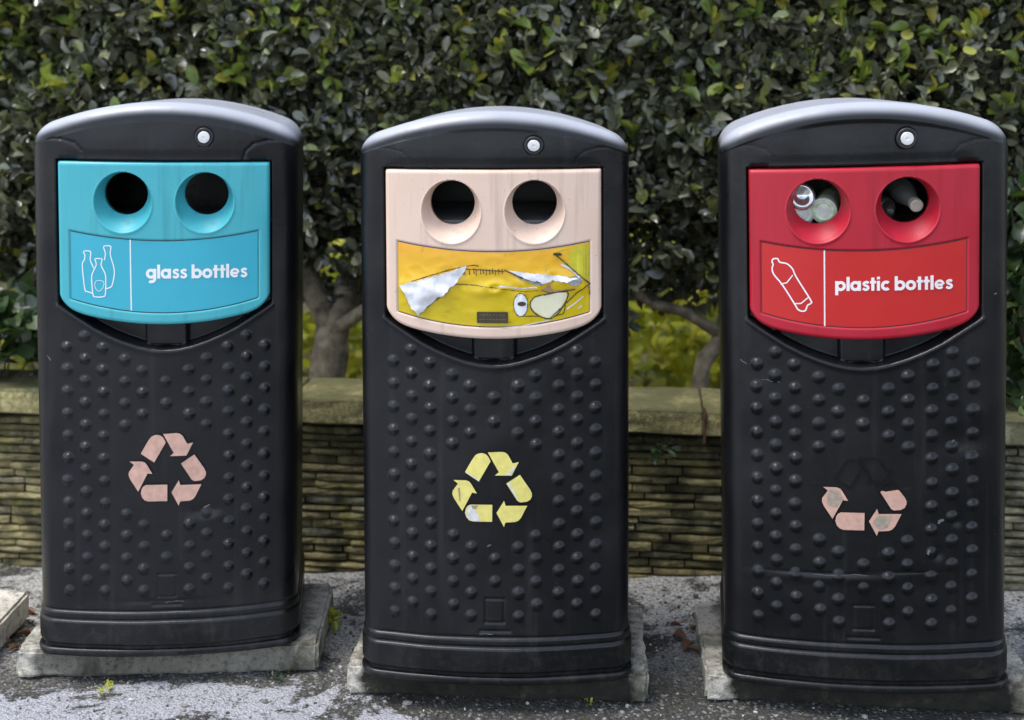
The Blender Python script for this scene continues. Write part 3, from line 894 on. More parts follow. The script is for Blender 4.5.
for k, x in enumerate((300, 316, 332, 340, 356, 366, 376, 388, 398, 408, 420, 432)):
    ik.append(ribbon(dense(zi2([(x, 414 + (k % 2) * 3), (x + 1, 438 - (k % 3) * 3)]), .004), .0042))
ik.append(ribbon(dense(zi2([(300, 416), (350, 418), (440, 424)]), .004), .0030))
lay('ink_and_shade_lines', v2, pan2, MAT['ink'], sf, .0030, [rough_line(q) for q in ik], [zi2(ell(501, 539, 15, 8)), zi2([(342, 567), (452, 567), (452, 607), (342, 607)]), zi2(jag(ell(628, 366, 16, 6), 3, 8))], stagger=.00004)
lay('faded_lines', v2, pan2, MAT['ink_text'], sf, .0042, [ribbon(dense(zi2([(350 + i * 12, y), (358 + i * 12, y)]), .003), .0022) for i in range(8) for y in (578, 594)])
gl = [ribbon(spline(zi2([(640, 402), (668, 414), (690, 430), (706, 448)])), .0050), ribbon(dense(zi2([(430, 624), (500, 618), (560, 606), (600, 598)]), .004), .0022), ribbon(dense(zi2([(660, 560), (690, 540), (720, 516)]), .004), .0028),
      ribbon(dense(zi2([(420, 476), (500, 484), (556, 480)]), .004), .0030), ribbon(dense(zi2([(700, 560), (716, 548)]), .004), .0022)]
for g in gl: lay('print_glint', v2, pan2, MAT['paper'], sf, .0021, [g])  # pale strips: film glints and highlight painted on, beside a white printed curve

# ------------------------------------------------------------------ bottles inside the holes
def mat_clear(name, col, rough=.08):
    m = M(name); m.base(m.mix(m.mrange(m.noise(20, 3), .3, .7), col, tuple(x * .7 for x in col))); m.rough(rough)
    m.set('Transmission Weight', .75); m.set('IOR', 1.4); return m.m
MAT['pet'] = mat_clear('clear_bottle_plastic', (.75, .80, .78)); MAT['pet_dark'] = mat_clear('dark_bottle_plastic', (.10, .11, .09))
MAT['cap'] = mat_plain('pale_bottle_cap', (.46, .46, .38), .4, .1, 40)
MAT['lab_w'] = mat_plain('pale_bottle_label', (.62, .70, .64), .45, .25, 35)
def bottle(rootbin, v, x, y, z, yaw, pitch, r, length, body_mat, cap_mat, label, neck_front, band=None):
    base = deform(v, np.array([(x, y, z)]))[0]
    M4 = rootbin.matrix_basis
    loc = M4 @ __import__('mathutils').Vector(base)
    b = empty('plastic_bottle', loc, 0, label, 'bottle', 'plastic bottles inside the red bin')
    b.rotation_euler = (pitch, 0, yaw - 0 + rootbin.rotation_euler.z)
    s = 1 if neck_front else -1
    # profile along local y; the end towards the viewer is at y=0
    if neck_front: prof = [(.0125, .022), (.0135, .026), (.016, .036), (r * .75, .060), (r, .085), (r, length - .01), (r * .85, length)]
    else: prof = [(r * .45, .010), (r * .62, .002), (r * .85, .003), (r, .016), (r, length * .35), (r * .95, length * .4), (r, length * .45), (r * .95, length * .7), (.0135, length)]
    bm = bmesh.new(); lathe(bm, prof, 28, 'y'); bm_obj('bottle_body', bm, body_mat, b, True)
    bm = bmesh.new()
    if neck_front: lathe(bm, [(.0125, .0), (.0152, .002), (.0152, .018), (.0140, .021)], 24, 'y')
    else: lathe(bm, [(.014, length + .001), (.0155, length + .004), (.0155, length + .018), (.012, length + .02)], 24, 'y')
    bm_obj('bottle_cap', bm, cap_mat, b, False)
    if band:
        bm = bmesh.new(); lathe(bm, [(r + .0006, length * band[0]), (r + .0012, length * band[0] + .002), (r + .0012, length * band[1]), (r + .0006, length * band[1] + .002)], 28, 'y')
        bm_obj('bottle_label', bm, MAT['lab_w'], b, True)
    return b
MAT['shiny'] = mat_plain('shiny_bottle_base', (.62, .64, .63), .12, .35, 60, 0, .85)
MAT['lab_g'] = mat_plain('green_bottle_label', (.50, .66, .42), .35, .4, 50)
bottle(root3, v3, -.126, .050, 1.102, R(4), R(-10), .034, .20, MAT['shiny'], MAT['cap'], 'shiny grey bottle, round base showing in the red panel hole, highest there', False)
bottle(root3, v3, -.080, .052, 1.066, R(-16), R(8), .029, .19, MAT['lab_g'], MAT['cap'], 'pale green and white plastic bottle lying low in the left red hole', False, (.02, .10))
bottle(root3, v3, -.122, .056, 1.060, R(12), R(2), .025, .18, MAT['lab_w'], MAT['cap'], 'dented white bottle lowest in the left hole of the red panel', False, (.02, .08))
bottle(root3, v3, .122, .050, 1.074, R(6), R(14), .028, .20, MAT['pet'], MAT['cap'], 'bottle with pale cap pointing out of the right hole of the red panel', True)
bottle(root3, v3, .064, .070, 1.066, R(35), R(0), .030, .19, MAT['pet_dark'], MAT['cap'], 'dark plastic bottle beside the pale capped one in the red panel hole', False)

# ------------------------------------------------------------------ concrete pads
NP1 = Noise(21)
def slab(name, x, yf, rot, w, d, h, z0, label, cat, group, seed, mat='pad'):
    o = empty(name, (x, yf, z0), -rot) if False else None
    nx, ny, nz = 46, 26, 7
    bm = bmesh.new()
    bmesh.ops.create_cube(bm, size=1)
    for q in bm.verts: q.co = ((q.co.x) * w, (q.co.y + .5) * d, (q.co.z + .5) * h)
    bmesh.ops.bevel(bm, geom=bm.edges[:], offset=.007, segments=2, affect='EDGES')
    bmesh.ops.subdivide_edges(bm, edges=[e for e in bm.edges if e.calc_length() > .05], cuts=24, use_grid_fill=True)
    n1, n2 = Noise(seed), Noise(seed + 50)
    for q in bm.verts:
        a, b, c = q.co
        k = float(n1(a * 18 + 9, b * 18 + c * 30 + 4)) * .0035 + float(n2(a * 55 + 9, b * 55 + c * 60 + 4)) * .0016
        if c > h * .5: q.co.z += k
        if b < .012: q.co.y += k * 1.6 + .004 * max(0, float(n2(a * 9 + 30, c * 9)))
        if abs(a) > w / 2 - .012: q.co.x -= math.copysign(k * 1.5, a)
    o = bm_obj(name, bm, MAT[mat], None, False)
    o.location = (x, yf, z0); o.rotation_euler = (0, 0, -rot)
    return tag(o, label, cat, group)
slab('concrete_pad', (168 - 512) / F_PX * 2.853, 2.848, R(-2.2), .725, .34, .067, -.002, 'concrete pad under the bin with the turquoise panel', 'concrete pad', 'concrete pads under the bins', 31, 'pad_half')
slab('concrete_pad', (496.5 - 512) / F_PX * 2.745, 2.738, R(3.6), .705, .36, .067, -.002, 'mossy concrete pad under the bin with the cream panel', 'concrete pad', 'concrete pads under the bins', 37, 'pad_stained')
slab('concrete_pad', (869 - 512) / F_PX * 2.715, 2.700, R(5), .755, .36, .067, -.002, 'concrete pad under the dented bin with the red panel', 'concrete pad', 'concrete pads under the bins', 43, 'pad_stained')
slab('concrete_slab', -1.512, 2.78, R(0), .46, .365, .075, -.002, 'mossy concrete slab cut by the left edge, beside dead leaves', 'concrete slab', None, 49)

# ------------------------------------------------------------------ ground
def gz(x, y):
    g1, g2 = GN
    z = .006 * g1(x * 3 + 20, y * 3 + 20) + .003 * g2(x * 14 + 40, y * 14 + 9)
    far = sstep(2.95, 3.5, y) * sstep(6, 4.2, y)
    z = z - .055 * far * sstep(.6, -1.3, x) + .012 * far * g1(x * 5 + 5, y * 5)
    near = sstep(1.2, 2.4, y) * sstep(3, 2, np.abs(x))
    return z * near - .004
GN = (Noise(61), Noise(62))
gx = np.unique(np.concatenate([np.array([-300, -120, -50, -20, -10, -6, -4]), np.arange(-3, 3.001, .02), np.array([4, 6, 10, 20, 50, 120, 300])]))
gy = np.unique(np.concatenate([np.array([-300, -120, -50, -20, -8, -3, -1, 0, .6, 1]), np.arange(1.3, 4.0, .02), np.array([4.4, 5, 6, 8, 12, 20, 50, 120, 300])]))
GX, GY = np.meshgrid(gx, gy)
GZ = gz(GX, GY)
ii = np.arange(GX.size).reshape(GX.shape)
Q = np.stack([ii[:-1, :-1], ii[:-1, 1:], ii[1:, 1:], ii[1:, :-1]], -1).reshape(-1, 4)
o = link_mesh('ground', np_mesh('ground', np.stack([GX, GY, GZ], -1).reshape(-1, 3), Q), mat_ground()); tag(o, kind='structure')

# loose gravel
def mat_gravel():
    m = M('gravel'); g = m.n('ShaderNodeNewGeometry')
    m.base(m.ramp(g.outputs['Random Per Island'], [(0, (.04, .038, .03)), (.4, (.13, .125, .11)), (.75, (.27, .26, .24)), (1, (.5, .49, .46))])); m.rough(.9); return m.m
ico = np.array([(0, 0, 1), (.89, 0, .45), (.28, .85, .45), (-.72, .53, .45), (-.72, -.53, .45), (.28, -.85, .45), (.72, .53, -.45), (-.28, .85, -.45), (-.89, 0, -.45), (-.28, -.85, -.45), (.72, -.53, -.45), (0, 0, -1)])
icof = np.array([(0, 1, 2), (0, 2, 3), (0, 3, 4), (0, 4, 5), (0, 5, 1), (1, 6, 2), (2, 7, 3), (3, 8, 4), (4, 9, 5), (5, 10, 1), (2, 6, 7), (3, 7, 8), (4, 8, 9), (5, 9, 10), (1, 10, 6), (11, 7, 6), (11, 8, 7), (11, 9, 8), (11, 10, 9), (11, 6, 10)])
N = 5200
px_ = rng.uniform(-1.9, 1.9, N); py_ = np.where(rng.random(N) < .7, rng.uniform(2.95, 3.45, N), rng.uniform(2.45, 3.0, N))
keep = py_ < 3.43 - .105 * px_
px_, py_ = px_[keep], py_[keep]; N = len(px_)
sz = rng.lognormal(math.log(.0034), .45, N).clip(.0015, .011)
sc = sz[:, None] * rng.uniform(.6, 1.2, (N, 3)); sc[:, 2] *= .7
jit = ico[None] * rng.uniform(.75, 1.2, (N, 12, 1))
V = jit * sc[:, None, :] + np.stack([px_, py_, gz(px_, py_) + sc[:, 2] * .4], 1)[:, None, :]
T = (icof[None] + (np.arange(N) * 12)[:, None, None]).reshape(-1, 3)
o = link_mesh('gravel', np_mesh('gravel', V.reshape(-1, 3), None, T, False), mat_gravel())
tag(o, 'loose grey gravel scattered between the pads and the stone wall', 'gravel', kind='stuff')

# ------------------------------------------------------------------ stone wall
WROT = -math.atan(.105)
WO = (0, 3.458, 0)
wall = empty('stone_wall', WO, WROT, 'low stacked stone wall with mossy coping behind the bins', 'wall')
bm = bmesh.new()
z = -.07; rr = random.Random(5); nw = Noise(71)
while z < .398:
    h = min(rr.choice((.020, .022, .024, .026, .028, .033)), .416 - z)
    if h < .012: break
    x = -5.2 + rr.uniform(0, .2)
    while x < 5.0:
        w = rr.choice((rr.uniform(.08, .2), rr.uniform(.15, .34)))
        yo = rr.uniform(-.006, .005); dz = rr.uniform(-.001, .001)
        g = rr.uniform(.0035, .0065)
        # a rough stone: a box with several ragged columns along its length
        n = max(2, int(w / .035)); cols = []
        for k in range(n + 1):
            xx = x + g / 2 + (w - g) * k / n
            end = .006 if k in (0, n) else 0
            a = yo + rr.uniform(-.003, .003) + end
            zt = z + h - g + dz + rr.uniform(-.0011, .0007); zl = z + dz + rr.uniform(-.0007, .0011)
            ch = min(.0035, h * .15)
            cols.append([bm.verts.new(p) for p in ((xx, .07, zl), (xx, a + ch, zl), (xx, a, zl + ch), (xx, a - .002 + rr.uniform(-.003, .003), (zl + zt) / 2), (xx, a, zt - ch), (xx, a + ch, zt), (xx, .07, zt))])
        for c0, c1 in zip(cols[:-1], cols[1:]):
            for k in range(6): bm.faces.new((c0[k], c1[k], c1[k + 1], c0[k + 1]))
        bm.faces.new(cols[0]); bm.faces.new(cols[-1])
        x += w
    z += h
bm_obj('stonework', bm, MAT['stone'], wall, False)
bm = bmesh.new(); bmesh.ops.create_cube(bm, size=1)
for q in bm.verts: q.co = (q.co.x * 10.2, .028 + (q.co.y + .5) * .20, -.12 + (q.co.z + .5) * .532)
bm_obj('mortar_core', bm, MAT['mortar'], wall)
x = -3.3; joints = (-5.2, -4.3, -3.3, -2.35, -1.72, -.66, .555, 1.62, 2.5, 3.3, 4.3, 5.2)
for a, b in zip(joints[:-1], joints[1:]):
    bm = bmesh.new(); bmesh.ops.create_cube(bm, size=1)
    for q in bm.verts: q.co = (a + .003 + (q.co.x + .5) * (b - a - .006), -.036 + (q.co.y + .5) * .24, .415 + (q.co.z + .5) * .072)
    bmesh.ops.bevel(bm, geom=bm.edges[:], offset=.005, segments=1, affect='EDGES')
    bmesh.ops.subdivide_edges(bm, edges=[e for e in bm.edges if e.calc_length() > .03], cuts=12, use_grid_fill=True)
    for q in bm.verts:
        k = float(nw(q.co.x * 16 + 9, q.co.z * 40 + q.co.y * 16 + 4)) * .003 + float(nw(q.co.x * 50 + 19, q.co.z * 70 + q.co.y * 50 + 24)) * .002
        if q.co.y < 0: q.co.y += k
        if q.co.z > .46: q.co.z += k * .8
        if q.co.z < .42: q.co.z += k * .6
    bm_obj('coping_stone', bm, MAT['coping'], wall, False)
bm = bmesh.new(); tube_into(bm, [(.556, -.043, .398), (.5555, -.044, .43), (.557, -.044, .47), (.556, -.040, .496)], [.004, .005, .005, .003], 8, .2)
bm_obj('rusty_spike', bm, MAT['rust'], wall)

def W(x, y, z):
    """wall frame -> world"""
    c, s = math.cos(WROT), math.sin(WROT)
    return (WO[0] + x * c - y * s, WO[1] + x * s + y * c, z)

# raised bed behind the wall
NB = Noise(81)
bx_, by_ = np.meshgrid(np.linspace(-5.1, 5.1, 121), np.linspace(.19, 6.0, 60))
bz_ = .22 - .17 * sstep(.25, 1.15, by_) + .25 * np.clip(by_ - 1.7, 0, 3) + .02 * NB(bx_ * 3 + 9, by_ * 3 + 9)
ii = np.arange(bx_.size).reshape(bx_.shape)
Q = np.stack([ii[:-1, :-1], ii[:-1, 1:], ii[1:, 1:], ii[1:, :-1]], -1).reshape(-1, 4)
o = link_mesh('soil_bed', np_mesh('soil_bed', np.stack([bx_, by_, bz_], -1).reshape(-1, 3), Q), MAT['soil'])
o.location = WO; o.rotation_euler = (0, 0, WROT); tag(o, kind='structure')

# ------------------------------------------------------------------ foliage
def unit(a): return a / (np.linalg.norm(a, axis=-1, keepdims=True) + 1e-9)
def leaves(pos, d, nrm, L, Wd, curl=.18):
    """pos, d (along the leaf), nrm : (N,3) ; returns verts, quads, tris of folded pointed leaves"""
    n = len(pos)
    d = unit(d); s = unit(np.cross(d, nrm)); up = np.cross(s, d)
    cf = (curl / .18) * np.random.default_rng(n).normal(1, .9, n)
    tpl = [(0, 0, 0), (.30, .34, .09), (.30, -.34, .09), (.64, .48, .10), (.64, -.48, .10), (1, 0, -.14), (.30, 0, -.02), (.64, 0, -.06), (.90, .30, .0), (.90, -.30, .0), (.90, 0, -.11)]
    m = len(tpl)
    V = np.empty((n, m, 3))
    for k, (a, b, c) in enumerate(tpl):
        V[:, k] = pos + d * (a * L)[:, None] + s * (b * Wd)[:, None] + up * (c * L * cf)[:, None]
    o = (np.arange(n) * m)[:, None]
    Qd = np.concatenate([o + np.array(q) for q in ((6, 2, 4, 7), (1, 6, 7, 3), (7, 4, 9, 10), (3, 7, 10, 8))])
    Tr = np.concatenate([o + np.array(t) for t in ((0, 2, 6), (0, 6, 1), (10, 9, 5), (8, 10, 5))])
    return V.reshape(-1, 3), Qd, Tr

def twig_leaves(P, D, per, spread, Lm, r, tl=.13):
    n = len(P)
    t = np.tile(np.linspace(.1, 1, per), n) + r.uniform(-.06, .06, n * per)
    Pp = np.repeat(P, per, 0); Dd = np.repeat(unit(D), per, 0)
    pos = Pp + Dd * (t * tl)[:, None]
    side = unit(r.normal(size=(n * per, 3)))
    d = Dd * .55 + side * spread
    d[t > .92] = Dd[t > .92] + side[t > .92] * .35
    nrm = unit(Dd * .7 + np.array((0, -.35, .8)) + r.normal(size=(n * per, 3)) * .55)
    L = Lm * r.uniform(.45, 1.3, n * per)
    return pos, d, nrm, L

LEAF_HEDGE = mat_leaf('hedge_leaf', [(0, (.045, .047, .029)), (.25, (.095, .098, .062)), (.55, (.155, .158, .10)), (.79, (.225, .228, .145)), (.89, (.21, .23, .10)), (.955, (.29, .33, .08)), (1, (.46, .42, .10))], .24, .10, (.12, .18, .04))
LEAF_YOUNG = mat_leaf('young_leaf', [(0, (.18, .27, .04)), (.5, (.30, .40, .07)), (.8, (.42, .46, .08)), (1, (.50, .40, .04))], .38, .35, (.5, .6, .08))
LEAF_SUN = mat_leaf('yellow_green_leaf', [(0, (.10, .14, .02)), (.22, (.30, .36, .035)), (.45, (.56, .60, .06)), (.8, (.70, .68, .08)), (1, (.76, .66, .16))], .45, .5, (.85, .85, .12))
LEAF_IVY = mat_leaf('ivy_leaf', [(0, (.018, .036, .014)), (.5, (.032, .062, .020)), (.85, (.055, .10, .026)), (1, (.10, .15, .035))], .35, .2, (.2, .35, .05))
LEAF_DEAD = mat_leaf('dead_leaf', [(0, (.10, .045, .018)), (.5, (.20, .085, .03)), (1, (.30, .15, .05))], .7, .1, (.3, .12, .03))

NH = Noise(91); NH2 = Noise(92)
def hedge_front(x, z):
    base = .27 + .05 * NH(x * 2.2 + 40, z * 2.2 + 40) + .05 * NH2(x * 6 + 40, z * 6 + 40)
    under = .22 * sstep(1.05, .60, z)
    return base + under

def shrub(x0, x1, trunks, seed, label):
    r = np.random.default_rng(seed)
    xm = (x0 + x1) / 2
    wx, wy, wz = W(xm, .5, .45)
    root = empty('hedge_shrub', (wx, wy, .22), WROT, label, 'hedge shrub', 'glossy hedge shrubs behind the wall')
    loc = lambda p: (p[0] - xm, p[1] - .5, p[2] - .22)
    nt = int((x1 - x0) * 1250)
    x = r.uniform(x0 - .08, x1 + .08, nt)
    z = .66 + 1.18 * r.random(nt) ** .9
    lowcut = .58 + .12 * NH(x * 4 + 11, x * 0 + 3) + .06 * NH2(x * 9 + 11, x * 0 + 3)
    z = np.where(z < lowcut, lowcut + r.random(nt) * .2, z)
    y = hedge_front(x, z) + np.minimum(r.exponential(.075, nt), .36)
    P = np.stack([x - xm, y - .5, z - .22], 1)
    D = np.stack([r.normal(0, .55, nt), -.75 + r.normal(0, .45, nt), .55 + r.normal(0, .5, nt)], 1)
    pos, d, nrm, L = twig_leaves(P, D, 12, .9, .053, r)
    V, Qd, Tr = leaves(pos, d, nrm, L, L * r.uniform(.46, .66, len(L)))
    V0, Q0, T0 = V, Qd, Tr
    # dense inner layer
    m = int((x1 - x0) * 4200)
    x = r.uniform(x0 - .1, x1 + .1, m); z = r.uniform(.95, 1.84, m)
    P = np.stack([x - xm, r.uniform(.54, .68, m) - .5, z - .22], 1)
    L = r.uniform(.06, .095, m)
    V, Qd, Tr = leaves(P, r.normal(size=(m, 3)), np.array((0, -1., .3)) + r.normal(size=(m, 3)) * .5, L, L * .7)
    Q0 = np.concatenate([Q0, Qd + len(V0)]); T0 = np.concatenate([T0, Tr + len(V0)]); V0 = np.concatenate([V0, V])
    # fresh shoots, mostly high up
    m = int((x1 - x0) * 58)
    x = r.uniform(x0, x1, m); z = np.where(r.random(m) < .85, r.uniform(1.36, 1.86, m), r.uniform(.75, 1.4, m))
    P = np.stack([x - xm, hedge_front(x, z) - .05 - .5, z - .22], 1)
    D = np.stack([r.normal(0, .3, m), -.5 + r.normal(0, .3, m), .9 + r.normal(0, .3, m)], 1)
    pos, d, nrm, L = twig_leaves(P, D, 5, .75, .056, r, .06)
    V, Qd, Tr = leaves(pos, d, nrm, L, L * .62)
    nq0, nt0 = len(Q0), len(T0)
    me = np_mesh('foliage', np.concatenate([V0, V]), np.concatenate([Q0, Qd + len(V0)]), np.concatenate([T0, Tr + len(V0)]))
    o = link_mesh('foliage', me, LEAF_HEDGE, root); me.materials.append(LEAF_YOUNG)
    mi = np.zeros(len(me.polygons), np.int32); nqa = nq0 + len(Qd)
    mi[nq0:nqa] = 1; mi[nqa + nt0:] = 1
    me.polygons.foreach_set('material_index', mi)
    for pts, rad in trunks:
        bm = bmesh.new(); q = spline(pts, False, 6)
        tube_into(bm, [loc(p) for p in q], np.interp(np.linspace(0, 1, len(q)), np.linspace(0, 1, len(rad)), rad), 12, .10)
        bm_obj('trunk', bm, MAT['bark'], root, True)
    for k in range(int((x1 - x0) * 18)):
        a = r.uniform(x0, x1); zz = r.uniform(.56, 1.3); yy = float(hedge_front(a, zz)) + r.uniform(.02, .25)
        dx, dzz = r.uniform(-.22, .22), r.uniform(.0, .25)
        bm = bmesh.new()
        tube_into(bm, [loc((a, yy + .08, zz)), loc((a + dx * .5, yy, zz + dzz * .5 + r.uniform(-.02, .02))), loc((a + dx, yy - .04, zz + dzz))], [.006, .005, .003], 6)
        bm_obj('branch', bm, MAT['twig'], root, True)
    return root

# trunk places are in wall coordinates
shrub(-3.0, -1.25, [([(-1.48, .42, .20), (-1.44, .44, .7), (-1.50, .5, 1.2), (-1.45, .5, 1.9)], [.04, .035, .03, .015]), ([(-2.3, .45, .20), (-2.2, .5, 1.0), (-2.3, .5, 1.9)], [.05, .04, .02])], 101, 'glossy hedge shrub at the left edge, beside the turquoise panelled bin')
shrub(-1.25, -.30, [([(-.665, .40, .20), (-.650, .42, .56), (-.595, .45, .72), (-.50, .5, 1.1), (-.55, .5, 1.9)], [.072, .058, .05, .04, .02]), ([(-.64, .42, .58), (-.71, .42, .72), (-.82, .46, .95)], [.045, .040, .02]), ([(-.625, .40, .60), (-.54, .36, .66), (-.42, .38, .74)], [.026, .022, .014])], 102, 'glossy hedge shrub with thick forked trunk, between turquoise and cream panelled bins')
shrub(-.30, .95, [([(.535, .38, .20), (.575, .40, .50), (.625, .42, .58), (.655, .45, .70), (.60, .5, 1.2), (.6, .5, 1.9)], [.028, .026, .026, .03, .03, .015]), ([(.64, .43, .60), (.52, .38, .68), (.40, .36, .72), (.30, .4, .80)], [.022, .018, .016, .01])], 103, 'glossy hedge shrub with slender bent trunk, between cream and red panelled bins')
shrub(.95, 1.9, [([(1.05, .42, .20), (1.1, .46, .8), (1.05, .5, 1.8)], [.04, .035, .015])], 104, 'glossy hedge shrub directly behind and right of the red panelled bin')
shrub(1.9, 3.2, [([(2.4, .42, .20), (2.45, .46, .9), (2.4, .5, 1.9)], [.04, .035, .015])], 105, 'glossy hedge shrub beyond the right edge of the photo')

def plant(name, x, y, z0, rx, ry, h, n, per, mat, seed, label, cat, group, Lm, wr=.7, dirz=.6, dirn=.9, stems=7):
    r = np.random.default_rng(seed)
    wx, wy, _ = W(x, y, 0)
    root = empty(name, (wx, wy, z0), WROT, label, cat, group)
    a = r.uniform(0, 2 * math.pi, n); q = np.sqrt(r.random(n))
    zz = h * r.random(n) ** .8
    P = np.stack([np.cos(a) * q * rx * (1 - .3 * zz / h), np.sin(a) * q * ry, zz], 1)
    D = np.stack([np.cos(a) * .5 + r.normal(0, dirn * .4, n), np.sin(a) * .5 - .3 + r.normal(0, dirn * .4, n), dirz + r.normal(0, .3, n)], 1)
    pos, d, nrm, L = twig_leaves(P, D, per, .9, Lm, r, .08)
    V, Qd, Tr = leaves(pos, d, nrm, L, L * wr)
    link_mesh('foliage', np_mesh('foliage', V, Qd, Tr), mat, root)
    bm = bmesh.new()
    for k in range(stems):
        j = r.integers(0, n); p = P[j]
        tube_into(bm, [(p[0] * .2, p[1] * .2, -.01), (p[0] * .6, p[1] * .6, p[2] * .5), tuple(p)], [.004, .003, .002], 6)
    bm_obj('stems', bm, MAT['twig'], root, True)
    return root
sunny = [(-2.2, .95, 'yellow green shrub lit behind the hedge, at the far left'), (-1.45, .9, 'yellow green shrub behind the hedge, left of the turquoise panelled bin'), (-.78, .95, 'yellow green shrub behind the forked trunk, nearest the turquoise panelled bin'),
         (-.22, .85, 'yellow green shrub in the gap just left of the cream panelled bin'), (.36, .85, 'yellow green shrub in the gap just right of the cream panelled bin'), (.85, .95, 'yellow green shrub beside the bent trunk, left of the red panelled bin'), (1.5, .9, 'yellow green shrub behind the red panelled bin'), (2.2, .95, 'yellow green shrub behind the hedge at the far right')]
for k, (x, y, lb) in enumerate(sunny):
    plant('understorey_shrub', x, y + .55, .05, .46, .42, .72, 230, 6, LEAF_SUN, 200 + k, lb, 'shrub', 'yellow green shrubs behind the hedge', .074)
plant('ivy', -1.62, .10, .47, .16, .07, .24, 60, 4, LEAF_IVY, 300, 'broad leaved green ivy on the coping at the left edge', 'ivy', None, .072, .95, .25)
plant('ivy', 1.52, .16, .47, .17, .10, .62, 150, 5, LEAF_IVY, 301, 'green ivy climbing beside the red panelled bin at the right edge', 'ivy', None, .066, .9, .3)

def weed(name, x, y, rx, h, n, mat, seed, label, cat, Lm, per=4):
    r = np.random.default_rng(seed)
    z0 = float(gz(np.array([x]), np.array([y]))[0])
    root = empty(name, (x, y, z0), 0, label, cat)
    P = np.stack([r.normal(0, rx * .5, n), r.normal(0, rx * .5, n), r.uniform(0, h, n)], 1)
    D = np.stack([r.normal(0, .5, n), r.normal(0, .5, n), np.full(n, .8)], 1)
    pos, d, nrm, L = twig_leaves(P, D, per, .8, Lm, r, h * .6)
    V, Qd, Tr = leaves(pos, d, nrm, L, L * .5)
    link_mesh('foliage', np_mesh('foliage', V, Qd, Tr), mat, root)
    return root
def gp(px, py): 
    Z = CAMZ * F_PX / (py - HOR); return ((px - 512) / F_PX * Z, Z)
weed('weed', *gp(329, 628), .03, .035, 12, LEAF_SUN, 401, 'yellow green weed sprig between the turquoise and cream panelled bins', 'weed', .022)
weed('weed', *gp(592, 699), .025, .010, 16, LEAF_SUN, 402, 'tiny moss tuft at the foot of the cream panelled bin', 'weed', .009)
weed('weed', *gp(105, 690), .02, .010, 9, LEAF_SUN, 403, 'tiny weed in the pavement below the turquoise panelled bin', 'weed', .010)
weed('weed', *gp(276, 676), .03, .010, 10, LEAF_IVY, 404, 'tiny green weed at the right corner of the turquoise bin pad', 'weed', .010)
# a fern-like weed rooted in the wall
wx, wy, wz = W(.43, -.012, .37)
root = empty('wall_weed', (wx, wy, .375), WROT, 'small green weed growing from the stone wall joint', 'weed')
r = np.random.default_rng(9)
P = np.tile(np.array([[0, 0, 0]]), (7, 1)) + r.normal(0, .008, (7, 3)) * np.array((1, .2, 1))
pos, d, nrm, L = twig_leaves(P, np.stack([r.normal(0, .6, 7), np.full(7, -.5), r.normal(-.2, .5, 7)], 1), 4, .8, .026, r, .03)
V, Qd, Tr = leaves(pos, d, nrm, L, L * .55); link_mesh('foliage', np_mesh('foliage', V, Qd, Tr), LEAF_IVY, root)

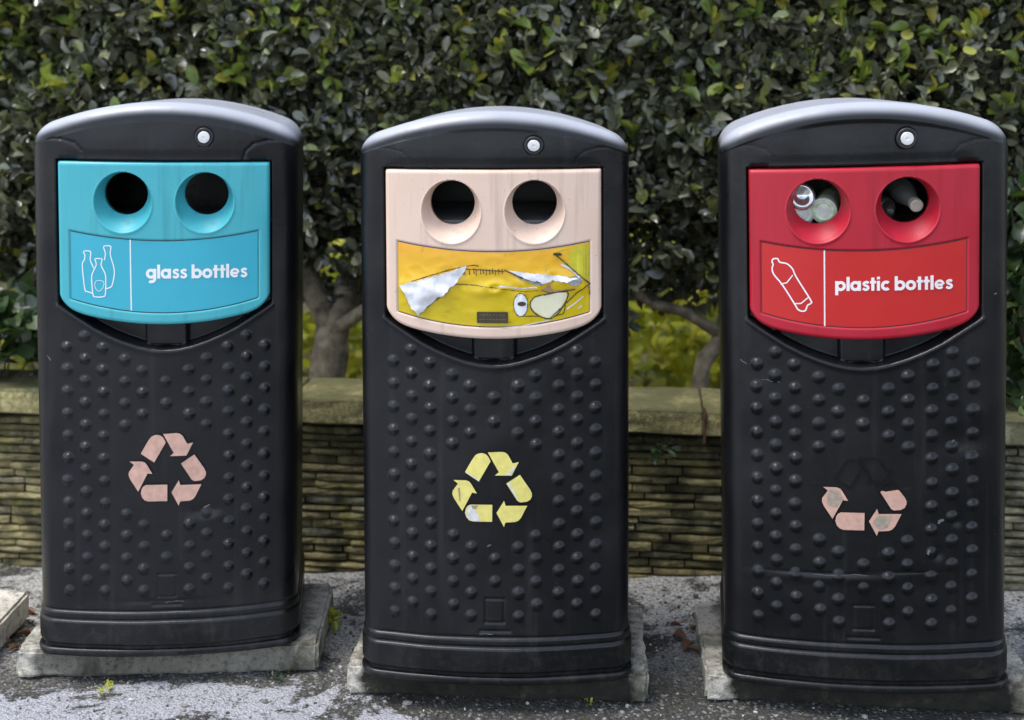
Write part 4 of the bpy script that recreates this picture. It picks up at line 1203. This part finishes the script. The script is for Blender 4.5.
# dead leaves
def dead(px, py, seed, label, group):
    r = np.random.default_rng(seed); x, y = gp(px, py)
    z0 = float(gz(np.array([x]), np.array([y]))[0])
    L = np.array([r.uniform(.028, .048)])
    V, Qd, Tr = leaves(np.array([[0, 0, .008]]), np.array([[math.cos(seed * 1.7), math.sin(seed * 1.7), r.uniform(-.05, .3)]]), np.array([[r.normal(0, .3), r.normal(0, .3), 1]]), L, L * .6, .3)
    o = link_mesh('dead_leaf', np_mesh('dead_leaf', V, Qd, Tr), LEAF_DEAD); o.location = (x, y, z0)
    tag(o, label, 'leaf', group)
for k, (a, b) in enumerate(((22, 618), (30, 612), (27, 627), (17, 634), (33, 622), (12, 642), (24, 640), (8, 652), (35, 606), (19, 626))):
    dead(a, b, 500 + k, 'brown dead leaf lying by the left concrete slab', 'brown dead leaves by the left slab')
for k, (a, b) in enumerate(((690, 632), (686, 640), (693, 645), (688, 652), (694, 622), (682, 628))):
    dead(a, b, 540 + k, 'brown dead leaf lying beside the red bin pad', 'brown dead leaves by the red bin pad')

# ------------------------------------------------------------------ light, sky, camera
SUN_EL, SUN_AZ = R(65), R(246)      # azimuth measured from +Y clockwise: from the left
w = bpy.data.worlds.new('World'); S.world = w; w.use_nodes = True
nt = w.node_tree; bg = nt.nodes['Background']
sky = nt.nodes.new('ShaderNodeTexSky'); sky.sky_type = 'NISHITA'; sky.sun_disc = False
sky.sun_elevation = SUN_EL; sky.sun_rotation = SUN_AZ; sky.air_density = 1.0; sky.dust_density = 1.0; sky.ozone_density = 1.0
hs = nt.nodes.new('ShaderNodeHueSaturation'); hs.inputs['Saturation'].default_value = .62; nt.links.new(sky.outputs[0], hs.inputs['Color']); nt.links.new(hs.outputs[0], bg.inputs['Color']); bg.inputs['Strength'].default_value = .15
ld = bpy.data.lights.new('sun', 'SUN'); ld.energy = 1.4; ld.angle = R(24); ld.color = (1, .96, .90)
lo = bpy.data.objects.new('sun', ld); COL.objects.link(lo)
import mathutils
sd = mathutils.Vector((math.sin(SUN_AZ) * math.cos(SUN_EL), math.cos(SUN_AZ) * math.cos(SUN_EL), math.sin(SUN_EL)))
lo.rotation_euler = sd.to_track_quat('Z', 'Y').to_euler(); lo.location = (-2, -2, 5)

cd = bpy.data.cameras.new('camera'); co = bpy.data.objects.new('camera', cd); COL.objects.link(co); S.camera = co
co.location = (0, 0, CAMZ); co.rotation_euler = (R(90), 0, 0)
cd.sensor_width = 36; cd.lens = F_PX / 1024 * 36; cd.shift_y = (HOR - 360) / 1024
cd.clip_start = .05; cd.clip_end = 1000
cd.dof.use_dof = True; cd.dof.focus_distance = 2.70; cd.dof.aperture_fstop = 2.0
S.view_settings.view_transform = 'Standard'; S.view_settings.look = 'None'; S.view_settings.gamma = 1; S.view_settings.use_curve_mapping = False
S.view_settings.exposure = 1.15
S.render.engine = 'CYCLES'; S.cycles.max_bounces = 8
